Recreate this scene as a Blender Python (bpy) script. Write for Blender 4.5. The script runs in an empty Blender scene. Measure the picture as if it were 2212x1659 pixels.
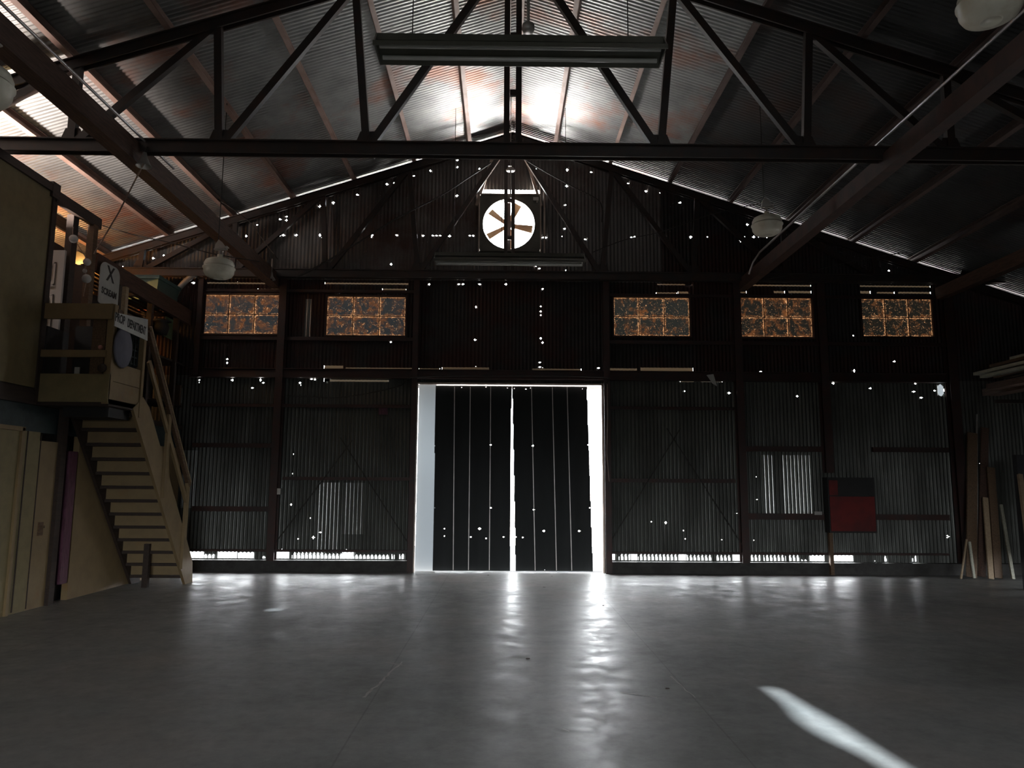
import bpy, math, random
from mathutils import Vector, Matrix
random.seed(7)
S = bpy.context.scene
C = S.collection
PI = math.pi

# ------------------------------------------------------------------ camera
F = 1600.0; CX, CY = 1106.0, 829.5
psi = math.atan((CX - 1089) / F); th = math.atan((1048 - CY) / F); rho = math.radians(0.35)
CAM = Vector((0, 0, 1.5))
fw = Vector((math.sin(psi) * math.cos(th), math.cos(psi) * math.cos(th), math.sin(th)))
r0 = Vector((math.cos(psi), -math.sin(psi), 0)); u0 = r0.cross(fw)
rt = r0 * math.cos(rho) + u0 * math.sin(rho); up = u0 * math.cos(rho) - r0 * math.sin(rho)
cd = bpy.data.cameras.new('camera'); cam = bpy.data.objects.new('camera', cd); C.objects.link(cam)
cd.sensor_width = 36; cd.lens = 36 * F / 2212; cd.clip_end = 200
cam.matrix_world = Matrix(((rt.x, up.x, -fw.x, CAM.x), (rt.y, up.y, -fw.y, CAM.y), (rt.z, up.z, -fw.z, CAM.z), (0, 0, 0, 1)))
S.camera = cam


def at(px, py, X=None, Y=None, Z=None):
    """measured photo position -> real position on the plane X=, Y= or Z= of the hall"""
    d = fw + rt * ((px - CX) / F) + up * (-(py - CY) / F)
    if Y is not None: t = (Y - CAM.y) / d.y
    elif X is not None: t = (X - CAM.x) / d.x
    else: t = (Z - CAM.z) / d.z
    return CAM + d * t


# ------------------------------------------------------------------ materials
def nt(name):
    m = bpy.data.materials.new(name); m.use_nodes = True
    t = m.node_tree; t.nodes.clear()
    out = t.nodes.new('ShaderNodeOutputMaterial')
    return m, t, out


def N(t, ty, **kw):
    n = t.nodes.new(ty)
    for k, v in kw.items():
        if k.startswith('i_'): n.inputs[k[2:].replace('_', ' ')].default_value = v
        else: setattr(n, k, v)
    return n


def L(t, a, ao, b, bi): t.links.new(a.outputs[ao], b.inputs[bi])


def math_(t, op, a, b=None, c=None):
    n = t.nodes.new('ShaderNodeMath'); n.operation = op
    for i, v in enumerate((a, b, c)):
        if v is None: continue
        if isinstance(v, (int, float)): n.inputs[i].default_value = v
        else: t.links.new(v, n.inputs[i])
    return n.outputs[0]


def mat(name, col, col2=None, scale=4, rough=0.6, metal=0.0, rough2=None, stretch=(1, 1, 1), bump=0.0, lo=0.4, hi=0.65, detail=6, spec=0.5, col3=None, scale3=1.0, lo3=.5, hi3=.7):
    m, t, out = nt(name)
    p = N(t, 'ShaderNodeBsdfPrincipled'); p.inputs['Roughness'].default_value = rough; p.inputs['Metallic'].default_value = metal
    p.inputs['Specular IOR Level'].default_value = spec
    L(t, p, 0, out, 0)
    col = (*col, 1)
    geo = N(t, 'ShaderNodeTexCoord'); mp = N(t, 'ShaderNodeMapping'); mp.inputs['Scale'].default_value = stretch
    L(t, geo, 'Object', mp, 'Vector')
    no = N(t, 'ShaderNodeTexNoise', i_Scale=scale, i_Detail=detail, i_Roughness=0.6)
    L(t, mp, 0, no, 'Vector')
    rmp = N(t, 'ShaderNodeMapRange'); rmp.inputs[1].default_value = lo; rmp.inputs[2].default_value = hi
    L(t, no, 0, rmp, 0)
    mx = N(t, 'ShaderNodeMix', data_type='RGBA'); mx.inputs[6].default_value = col
    mx.inputs[7].default_value = (*(col2 or tuple(c * .7 for c in col[:3])), 1)
    L(t, rmp, 0, mx, 0)
    last = mx
    if col3:
        n3 = N(t, 'ShaderNodeTexNoise', i_Scale=scale3, i_Detail=5, i_Roughness=0.6)
        L(t, geo, 'Object', n3, 'Vector')
        r3 = N(t, 'ShaderNodeMapRange'); r3.inputs[1].default_value = lo3; r3.inputs[2].default_value = hi3
        L(t, n3, 0, r3, 0)
        m3 = N(t, 'ShaderNodeMix', data_type='RGBA'); m3.inputs[7].default_value = (*col3, 1)
        L(t, r3, 0, m3, 0); L(t, mx, 2, m3, 6); last = m3
    L(t, last, 2, p, 'Base Color')
    if rough2 is not None:
        rr = N(t, 'ShaderNodeMapRange'); rr.inputs[1].default_value = lo; rr.inputs[2].default_value = hi
        rr.inputs[3].default_value = rough; rr.inputs[4].default_value = rough2
        L(t, no, 0, rr, 0); L(t, rr, 0, p, 'Roughness')
    if bump:
        b = N(t, 'ShaderNodeBump'); b.inputs['Strength'].default_value = bump; b.inputs['Distance'].default_value = 0.01
        L(t, no, 0, b, 'Height'); L(t, b, 0, p, 'Normal')
    return m


SKY = 26.0
M = {}
M['steel'] = mat('dark_steel', (.030, .024, .022), (.05, .026, .018), scale=6, rough=.5, lo=.45, hi=.7)
M['rust'] = mat('rusty_steel', (.16, .085, .06), (.07, .045, .038), scale=5, rough=.6, lo=.4, hi=.7)
M['girt'] = mat('girt_steel', (.035, .022, .02), (.055, .02, .015), scale=5, rough=.6)
M['purlin_shaded'] = mat('shaded_purlin_steel', (.12, .08, .07), (.08, .05, .045), scale=3, rough=.7, lo=.4, hi=.7)  # darker copy for the right-hand purlins, shade put into the colour
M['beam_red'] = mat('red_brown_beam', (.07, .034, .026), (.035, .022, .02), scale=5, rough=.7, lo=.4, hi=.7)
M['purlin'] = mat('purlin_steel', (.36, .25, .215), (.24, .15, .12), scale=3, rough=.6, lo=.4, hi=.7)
M['timber'] = mat('old_timber', (.12, .065, .045), (.06, .035, .025), scale=9, stretch=(6, .6, 6), rough=.75)
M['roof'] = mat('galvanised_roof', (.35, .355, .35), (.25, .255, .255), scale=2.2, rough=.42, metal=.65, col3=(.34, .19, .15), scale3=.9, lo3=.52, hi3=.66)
M['roof_shaded'] = mat('shaded_roof', (.06, .062, .062), (.045, .045, .048), scale=2.2, rough=.6, col3=(.07, .04, .032), scale3=.7, lo3=.52, hi3=.68)  # darker copy of the roof sheet, paints shade into the right slope
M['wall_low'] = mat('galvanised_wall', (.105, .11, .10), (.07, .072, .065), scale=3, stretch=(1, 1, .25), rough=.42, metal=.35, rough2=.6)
M['wall_shiny'] = mat('highlit_galvanised_wall', (.30, .31, .30), (.18, .19, .18), scale=5, stretch=(3, 1, .2), rough=.28, metal=.8)  # shiny sheet patches, lighter tone paints in their lit highlights
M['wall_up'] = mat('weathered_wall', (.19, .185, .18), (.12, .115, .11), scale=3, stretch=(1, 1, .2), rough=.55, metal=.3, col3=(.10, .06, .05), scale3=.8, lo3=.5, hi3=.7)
M['wall_mid'] = mat('painted_shaded_wall', (.035, .032, .032), (.026, .022, .02), scale=4, rough=.6, metal=.2, col3=(.045, .016, .012), scale3=1.1, lo3=.45, hi3=.6)
M['wall_side'] = mat('side_wall', (.03, .032, .035), (.022, .022, .025), scale=3, rough=.7)
M['curb'] = mat('concrete_curb', (.05, .048, .045), (.03, .028, .026), scale=6, rough=.8, bump=.4)
M['floor'] = None
M['yellow'] = mat('yellow_paint', (.27, .19, .095), (.22, .155, .08), scale=5, rough=.6, lo=.4, hi=.7, col3=(.26, .15, .06), scale3=3, lo3=.6, hi3=.75)
M['ply'] = mat('olive_plywood', (.25, .20, .10), (.20, .16, .08), scale=7, rough=.65, lo=.4, hi=.7)
M['darkwood'] = mat('dark_wood', (.045, .028, .02), (.03, .02, .015), scale=8, stretch=(4, .5, 4), rough=.7)
M['brownwood'] = mat('brown_wood', (.15, .09, .05), (.09, .055, .03), scale=8, stretch=(6, .6, 6), rough=.7)
M['palewood'] = mat('pale_wood', (.36, .27, .17), (.27, .19, .12), scale=8, stretch=(6, .6, 6), rough=.7)
M['greywood'] = mat('grey_wood', (.50, .50, .40), (.36, .36, .30), scale=8, stretch=(6, .6, 6), rough=.7)
M['purple'] = mat('purple_paint', (.15, .055, .09), (.09, .03, .05), scale=9, stretch=(4, 4, 1), rough=.6)
M['white'] = mat('white_paint', (.52, .48, .46), (.47, .43, .42), scale=4, rough=.5)
M['dimwhite'] = mat('white_panel', (.55, .56, .53), (.45, .46, .44), scale=5, rough=.5)
M['black'] = mat('black_paint', (.012, .012, .012), (.02, .018, .018), scale=5, rough=.6)
M['greyblue'] = mat('grey_blue_board', (.15, .15, .19), (.12, .12, .16), scale=5, rough=.7)
M['teal'] = mat('teal_plastic', (.09, .20, .19), (.07, .15, .15), scale=5, rough=.45)
M['tealdark'] = mat('dark_teal', (.035, .055, .055), (.025, .035, .04), scale=12, rough=.6)
M['red'] = mat('red_paint', (.16, .012, .01), (.09, .01, .01), scale=3, rough=.55)
M['redbright'] = mat('orange_red_metal', (.5, .12, .07), (.4, .09, .05), scale=3, rough=.55)
M['green'] = mat('pale_green_paper', (.25, .36, .20), (.2, .3, .17), scale=3, rough=.8)
M['lampbody'] = mat('ivory_enamel', (.90, .87, .74), (.78, .72, .58), scale=7, rough=.35, lo=.45, hi=.7)
M['lampmetal'] = mat('grey_lamp_bracket', (.55, .53, .50), (.42, .40, .38), scale=6, rough=.4, metal=.3)
M['fixture'] = mat('olive_fixture_enamel', (.10, .10, .08), (.08, .08, .065), scale=5, rough=.3, metal=.2)
M['tube'] = mat('unlit_tube_glass', (.5, .5, .48), (.45, .45, .43), scale=5, rough=.15)
M['conduit'] = mat('zinc_conduit', (.55, .52, .52), (.42, .40, .40), scale=12, rough=.3, metal=.7)
M['cable'] = mat('black_cable', (.03, .025, .022), (.02, .018, .016), scale=9, rough=.6)
M['cord'] = mat('pale_cord', (.35, .26, .22), (.28, .2, .17), scale=9, rough=.7)
M['blade'] = mat('tan_fan_blade', (.45, .28, .17), (.36, .22, .13), scale=5, rough=.5)
M['fanbox'] = mat('fan_housing_steel', (.10, .10, .085), (.07, .065, .055), scale=5, rough=.45, metal=.2)
M['bright_edge'] = mat('bare_angle_steel', (.45, .38, .33), (.34, .27, .22), scale=6, rough=.35, metal=.5)
M['louver'] = mat('louver_aluminium', (.6, .6, .58), (.5, .5, .48), scale=5, rough=.4, metal=.4)
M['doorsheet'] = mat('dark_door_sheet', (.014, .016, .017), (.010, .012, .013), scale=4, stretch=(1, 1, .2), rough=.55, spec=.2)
M['scuff'] = mat('pale_scuff', (.52, .50, .48), (.40, .36, .34), scale=9, rough=.6)
M['debris'] = mat('leaf_debris', (.03, .02, .015), (.05, .03, .02), scale=9, rough=.8)
M['pink'] = mat('pink_plastic', (.6, .28, .22), (.5, .2, .15), scale=9, rough=.5)
M['text'] = mat('black_lettering', (.03, .028, .028), (.035, .03, .03), scale=9, rough=.7)
M['clearglass'] = None


def translucent(name, col, vary=None, zfade=None):
    """thin light-passing sheet (fibreglass or plastic)"""
    m, t, out = nt(name)
    a = N(t, 'ShaderNodeBsdfTranslucent'); a.inputs[0].default_value = (*col, 1)
    d = N(t, 'ShaderNodeBsdfDiffuse'); d.inputs[0].default_value = (.25, .25, .25, 1)
    s = N(t, 'ShaderNodeAddShader')
    L(t, a, 0, s, 0); L(t, d, 0, s, 1); L(t, s, 0, out, 0)
    tc = N(t, 'ShaderNodeTexCoord'); no = N(t, 'ShaderNodeTexNoise', i_Scale=vary or 3.0, i_Detail=3.0)
    L(t, tc, 'Object', no, 'Vector')
    r = N(t, 'ShaderNodeMapRange'); r.inputs[3].default_value = .75; r.inputs[4].default_value = 1.25
    L(t, no, 0, r, 0)
    mx = N(t, 'ShaderNodeVectorMath', operation='SCALE'); mx.inputs[0].default_value = col
    L(t, r, 0, mx, 'Scale'); L(t, mx, 0, a, 0)
    return m


M['flash'] = translucent('fibreglass_flashing', (.009, .009, .0085))
M['sheet'] = translucent('plastic_sheet', (.020, .0225, .0245), vary=.8)
M['seam'] = translucent('door_seam_strip', (.005, .0055, .0055), vary=6)
M['glow'] = translucent('fibreglass_gap_strip', (.0036, .0024, .0012), vary=25)

m, t, out = nt('clear_bulb_glass')
g = N(t, 'ShaderNodeBsdfPrincipled'); g.inputs['Base Color'].default_value = (.85, .85, .83, 1); g.inputs['Roughness'].default_value = .12
g.inputs['Transmission Weight'].default_value = .35; L(t, g, 0, out, 0); M['clearglass'] = m


def floor_mat():
    m, t, out = nt('sealed_concrete')
    p = N(t, 'ShaderNodeBsdfPrincipled'); L(t, p, 0, out, 0)
    tc = N(t, 'ShaderNodeTexCoord')
    big = N(t, 'ShaderNodeTexNoise', i_Scale=.55, i_Detail=6.0, i_Roughness=.6); L(t, tc, 'Object', big, 'Vector')
    fine = N(t, 'ShaderNodeTexNoise', i_Scale=9.0, i_Detail=8.0, i_Roughness=.7); L(t, tc, 'Object', fine, 'Vector')
    cr = N(t, 'ShaderNodeValToRGB'); e = cr.color_ramp.elements
    e[0].position = .35; e[0].color = (.23, .23, .22, 1); e[1].position = .65; e[1].color = (.35, .33, .31, 1)
    k = e.new(.5); k.color = (.31, .31, .30, 1)
    L(t, big, 0, cr, 0)
    fr = N(t, 'ShaderNodeMapRange'); fr.inputs[1].default_value = .3; fr.inputs[2].default_value = .7; fr.inputs[3].default_value = .82; fr.inputs[4].default_value = 1.12
    L(t, fine, 0, fr, 0)
    sc = N(t, 'ShaderNodeVectorMath', operation='SCALE'); L(t, cr, 0, sc, 0); L(t, fr, 0, sc, 'Scale')
    # pale worn flecks
    v = N(t, 'ShaderNodeTexNoise', i_Scale=3.2, i_Detail=10.0, i_Roughness=.75, i_Distortion=.6); L(t, tc, 'Object', v, 'Vector')
    vr = N(t, 'ShaderNodeMapRange'); vr.inputs[1].default_value = .68; vr.inputs[2].default_value = .73; L(t, v, 0, vr, 0)
    vm = math_(t, 'MULTIPLY', vr.outputs[0], .2)
    mx = N(t, 'ShaderNodeMix', data_type='RGBA'); mx.inputs[7].default_value = (.42, .40, .38, 1)
    t.links.new(vm, mx.inputs[0]); L(t, sc, 0, mx, 6)
    # saw-cut joints
    sx = N(t, 'ShaderNodeSeparateXYZ'); L(t, tc, 'Object', sx, 0)
    wob = math_(t, 'MULTIPLY', big.outputs[0], .02)
    def line(sock, c, w=.006):
        return math_(t, 'LESS_THAN', math_(t, 'ABSOLUTE', math_(t, 'SUBTRACT', math_(t, 'ADD', sock, wob), c)), w)
    j = None
    for s_, c_ in ((0, -.9), (0, 1.38), (0, -4.4), (0, 4.8), (1, 7.45), (1, 3.3), (1, 11.2)):
        l_ = line(sx.outputs[s_], c_); j = l_ if j is None else math_(t, 'MAXIMUM', j, l_)
    jm = math_(t, 'MULTIPLY', j, .35)
    m2 = N(t, 'ShaderNodeMix', data_type='RGBA'); m2.inputs[7].default_value = (.12, .115, .11, 1)
    t.links.new(jm, m2.inputs[0]); L(t, mx, 2, m2, 6); L(t, m2, 2, p, 'Base Color')
    rr = N(t, 'ShaderNodeMapRange'); rr.inputs[1].default_value = .35; rr.inputs[2].default_value = .65; rr.inputs[3].default_value = .30; rr.inputs[4].default_value = .56
    rn = N(t, 'ShaderNodeTexNoise', i_Scale=3.2, i_Detail=10.0, i_Roughness=.72); L(t, tc, 'Object', rn, 'Vector'); L(t, rn, 0, rr, 0); L(t, rr, 0, p, 'Roughness')
    p.inputs['Specular IOR Level'].default_value = .3
    b = N(t, 'ShaderNodeBump'); b.inputs['Strength'].default_value = .25; b.inputs['Distance'].default_value = .004
    L(t, fine, 0, b, 'Height'); L(t, b, 0, p, 'Normal')
    return m


M['floor'] = floor_mat()


def pane_mat(name, seed, pw, ph, blue, rust):
    """dirt- and paint-covered glass: light gets through scratches and along the putty lines"""
    m, t, out = nt(name)
    tc = N(t, 'ShaderNodeTexCoord'); sx = N(t, 'ShaderNodeSeparateXYZ'); L(t, tc, 'Object', sx, 0)
    def edge(s, w):
        f = math_(t, 'FRACT', math_(t, 'ADD', math_(t, 'DIVIDE', s, w), 100.0))
        return math_(t, 'MULTIPLY', math_(t, 'MINIMUM', f, math_(t, 'SUBTRACT', 1.0, f)), w)
    d = math_(t, 'MINIMUM', edge(sx.outputs[0], pw), edge(sx.outputs[2], ph))
    off = N(t, 'ShaderNodeMapping'); off.inputs['Location'].default_value = (seed * 3.1, seed * 1.7, 0); L(t, tc, 'Object', off, 0)
    n1 = N(t, 'ShaderNodeTexNoise', i_Scale=6.0, i_Detail=8.0, i_Roughness=.75, i_Distortion=.5); L(t, off, 0, n1, 'Vector')
    n2 = N(t, 'ShaderNodeTexNoise', i_Scale=26.0, i_Detail=4.0, i_Roughness=.8, i_Distortion=1.5); L(t, off, 0, n2, 'Vector')
    n3 = N(t, 'ShaderNodeTexNoise', i_Scale=11.0, i_Detail=5.0, i_Roughness=.7); L(t, off, 0, n3, 'Vector')
    # rust-brown film in patches, stronger near the edges
    e1 = N(t, 'ShaderNodeMapRange'); e1.inputs[1].default_value = 0; e1.inputs[2].default_value = .06; e1.inputs[3].default_value = .12; e1.inputs[4].default_value = 0
    t.links.new(d, e1.inputs[0])
    r1 = N(t, 'ShaderNodeMapRange'); r1.inputs[1].default_value = .55 - rust; r1.inputs[2].default_value = .62 - rust
    t.links.new(math_(t, 'ADD', n1.outputs[0], e1.outputs[0]), r1.inputs[0])
    n3r = N(t, 'ShaderNodeMapRange'); n3r.inputs[1].default_value = .35; n3r.inputs[2].default_value = .65; L(t, n3, 0, n3r, 0)
    k1 = math_(t, 'MULTIPLY', r1.outputs[0], n3r.outputs[0])
    # bright scratches / missing paint
    e2 = N(t, 'ShaderNodeMapRange'); e2.inputs[1].default_value = 0; e2.inputs[2].default_value = .035; e2.inputs[3].default_value = .17; e2.inputs[4].default_value = 0
    t.links.new(d, e2.inputs[0])
    r2 = N(t, 'ShaderNodeMapRange'); r2.inputs[1].default_value = .61; r2.inputs[2].default_value = .65
    t.links.new(math_(t, 'ADD', n2.outputs[0], e2.outputs[0]), r2.inputs[0])
    base = N(t, 'ShaderNodeMix', data_type='RGBA'); base.inputs[6].default_value = (*blue, 1); base.inputs[7].default_value = (.0085, .003, .001, 1)
    t.links.new(k1, base.inputs[0])
    fin = N(t, 'ShaderNodeMix', data_type='RGBA'); fin.inputs[7].default_value = (.04, .02, .009, 1)
    t.links.new(r2.outputs[0], fin.inputs[0]); L(t, base, 2, fin, 6)
    a = N(t, 'ShaderNodeBsdfTranslucent'); L(t, fin, 2, a, 0)
    df = N(t, 'ShaderNodeBsdfDiffuse'); df.inputs[0].default_value = (.05, .045, .04, 1)
    s = N(t, 'ShaderNodeAddShader'); L(t, a, 0, s, 0); L(t, df, 0, s, 1); L(t, s, 0, out, 0)
    return m


# ------------------------------------------------------------------ mesh builder
class MB:
    def __init__(s): s.v = []; s.f = []; s.mi = []; s.sm = []
    def add(s, vs, fs, mi=0, sm=False):
        o = len(s.v); s.v += [tuple(v) for v in vs]
        for f in fs: s.f.append(tuple(i + o for i in f)); s.mi.append(mi); s.sm.append(sm)
        return s
    def box(s, lo, hi, mi=0):
        x0, y0, z0 = lo; x1, y1, z1 = hi
        return s.add([(x0, y0, z0), (x1, y0, z0), (x1, y1, z0), (x0, y1, z0), (x0, y0, z1), (x1, y0, z1), (x1, y1, z1), (x0, y1, z1)],
                     [(0, 3, 2, 1), (4, 5, 6, 7), (0, 1, 5, 4), (1, 2, 6, 5), (2, 3, 7, 6), (3, 0, 4, 7)], mi)
    def bar(s, a, b, w, h, side=None, mi=0):
        """rectangular bar from a to b; w along side, h across"""
        a = Vector(a); b = Vector(b); d = (b - a).normalized()
        sd = Vector(side) if side else (Vector((0, 0, 1)).cross(d) if abs(d.z) < .95 else Vector((1, 0, 0)))
        sd = (sd - d * sd.dot(d)).normalized(); n = d.cross(sd)
        vs = []
        for p in (a, b):
            for i, j in ((-1, -1), (1, -1), (1, 1), (-1, 1)): vs.append(p + sd * (i * w / 2) + n * (j * h / 2))
        return s.add(vs, [(0, 3, 2, 1), (4, 5, 6, 7), (0, 1, 5, 4), (1, 2, 6, 5), (2, 3, 7, 6), (3, 0, 4, 7)], mi)
    def angle(s, a, b, w, tk, side, flip=1, mi=0):
        """L-section angle iron"""
        a = Vector(a); b = Vector(b); d = (b - a).normalized(); sd = Vector(side); sd = (sd - d * sd.dot(d)).normalized(); n = d.cross(sd) * flip
        s.bar(a + n * 0, b + n * 0, w, tk, side, mi)
        return s.bar(a + sd * (w / 2 - tk / 2) + n * (w / 2), b + sd * (w / 2 - tk / 2) + n * (w / 2), w, tk, n, mi)
    def tube(s, pts, r, n=8, mi=0, cap=True):
        pts = [Vector(p) for p in pts]; rings = []
        for i, p in enumerate(pts):
            d = (pts[min(i + 1, len(pts) - 1)] - pts[max(i - 1, 0)]).normalized()
            ref = Vector((0, 0, 1)) if abs(d.z) < .9 else Vector((1, 0, 0))
            x = d.cross(ref).normalized(); y = d.cross(x)
            rr = r[i] if isinstance(r, (list, tuple)) else r
            rings.append([p + x * (rr * math.cos(2 * PI * k / n)) + y * (rr * math.sin(2 * PI * k / n)) for k in range(n)])
        vs = [v for rg in rings for v in rg]; fs = []
        for i in range(len(pts) - 1):
            for k in range(n): fs.append((i * n + k, i * n + (k + 1) % n, (i + 1) * n + (k + 1) % n, (i + 1) * n + k))
        s.add(vs, fs, mi, True)
        if cap: s.add(rings[0], [tuple(range(n))], mi); s.add(rings[-1], [tuple(reversed(range(n)))], mi)
        return s
    def lathe(s, c, prof, n=28, mi=0, axis='Z'):
        vs = []
        for r, z in prof:
            for k in range(n):
                a = 2 * PI * k / n
                p = (r * math.cos(a), r * math.sin(a), z) if axis == 'Z' else (r * math.cos(a), z, r * math.sin(a))
                vs.append((c[0] + p[0], c[1] + p[1], c[2] + p[2]))
        fs = []
        for i in range(len(prof) - 1):
            for k in range(n): fs.append((i * n + k, i * n + (k + 1) % n, (i + 1) * n + (k + 1) % n, (i + 1) * n + k))
        return s.add(vs, fs, mi, True)
    def prism(s, poly, ext, mi=0):
        """polygon (3-D points) extruded by a vector"""
        n = len(poly); e = Vector(ext); P = [Vector(p) for p in poly]
        return s.add(P + [p + e for p in P], [tuple(range(n)), tuple(reversed(range(n, 2 * n)))] + [(i, (i + 1) % n, (i + 1) % n + n, i + n) for i in range(n)], mi)
    def build(s, name, mats, parent=None, origin=None):
        me = bpy.data.meshes.new(name)
        o_ = Vector(origin) if origin is not None else Vector((0, 0, 0))
        if parent is not None and origin is None: o_ = Vector(parent.get('_o', (0, 0, 0)))
        me.from_pydata([tuple(Vector(v) - o_) for v in s.v], [], s.f)
        for m_ in (mats if isinstance(mats, (list, tuple)) else [mats]): me.materials.append(M[m_] if isinstance(m_, str) else m_)
        me.polygons.foreach_set('material_index', s.mi); me.polygons.foreach_set('use_smooth', s.sm)
        me.update()
        o = bpy.data.objects.new(name, me); C.objects.link(o)
        if parent is not None:
            o.parent = parent
            o.location = o_ - Vector(parent.get('_o', (0, 0, 0)))
        else: o.location = o_
        o['_o'] = tuple(o_)
        return o


def recalc(o):
    import bmesh
    b = bmesh.new(); b.from_mesh(o.data); bmesh.ops.recalc_face_normals(b, faces=b.faces); b.to_mesh(o.data); b.free(); return o


def tag(o, label, cat, group=None):
    o['label'] = label; o['category'] = cat
    if group: o['group'] = group
    return o


def struct(o, label=None):
    o['kind'] = 'structure'
    if label: o['label'] = label
    return o


def thing(name, label, cat, loc, group=None):
    o = bpy.data.objects.new(name, None); C.objects.link(o); o.location = loc; o.empty_display_size = .1
    o['_o'] = tuple(loc)
    return tag(o, label, cat, group)


def cable(pts, sag=0, n=14):
    P = [Vector(p) for p in pts]
    if len(P) == 2:
        a, b = P
        return [a.lerp(b, i / n) - Vector((0, 0, sag * 4 * (i / n) * (1 - i / n))) for i in range(n + 1)]
    out = []
    for i in range(len(P) - 1):   # Catmull-Rom
        p0, p1, p2, p3 = P[max(i - 1, 0)], P[i], P[i + 1], P[min(i + 2, len(P) - 1)]
        for k in range(8):
            u = k / 8
            out.append(.5 * ((2 * p1) + (p2 - p0) * u + (2 * p0 - 5 * p1 + 4 * p2 - p3) * u * u + (3 * p1 - p0 - 3 * p2 + p3) * u ** 3))
    return out + [P[-1]]


# ------------------------------------------------------------------ dimensions
YW = 13.2                    # gable wall
XR = .12; ZR = 8.10; SL = .33  # ridge and roof slope
HW = 9.7                     # half width
YB = -5.5                    # wall behind the camera
PITCH = .067
def zroof(x): return ZR - SL * abs(x - XR)

# ------------------------------------------------------------------ corrugated sheet with openings
def corrugated(mb, x0, x1, pos, zlo, ztop, holes, splits, mat_of, dx=PITCH / 6):
    """vertical strips; pos(x,z)->point; holes: list of (xa, xb, f) with f(x)->(za,zb) or None"""
    n = int(round((x1 - x0) / dx)); hs = sorted(holes, key=lambda h: h[0])
    for i in range(n):
        xa = x0 + i * dx; xb = xa + dx; xm = xa + dx / 2
        segs = [(zlo, ztop(xm))]
        for ha, hb, f in hs:
            if ha > xm: break
            if hb < xm: continue
            r = f(xm)
            if not r: continue
            za, zb = r; ns = []
            for a, b in segs:
                if zb <= a or za >= b: ns.append((a, b)); continue
                if za > a: ns.append((a, za))
                if zb < b: ns.append((zb, b))
            segs = ns
        fin = []
        for a, b in segs:
            cuts = [a] + sorted(c for c in splits(xm) if a < c < b) + [b]
            fin += list(zip(cuts[:-1], cuts[1:]))
        for a, b in fin:
            if b - a < 1e-4: continue
            mb.add([pos(xa, a), pos(xb, a), pos(xb, b), pos(xa, b)], [(0, 1, 2, 3)], mat_of(xm, (a + b) / 2), True)


def rect(xa, xb, za, zb): return (xa, xb, lambda x: (za, zb))
def star(x, z, r, R=None):
    """nail hole with star arms that put lens glare into its shape"""
    R = R or r * 2.4
    def f(q):
        d = abs(q - x)
        h = math.sqrt(max(r * r - d * d, 0))
        if d < R: h = max(h, R * (1 - math.sqrt(d / R)) ** 2 * .8)
        return (z - h, z + h) if h > .0012 else None
    return (x - R, x + R, f)


def PXY(px, py, Y=YW): p = at(px, py, Y=Y); return p.x, p.z


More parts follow.
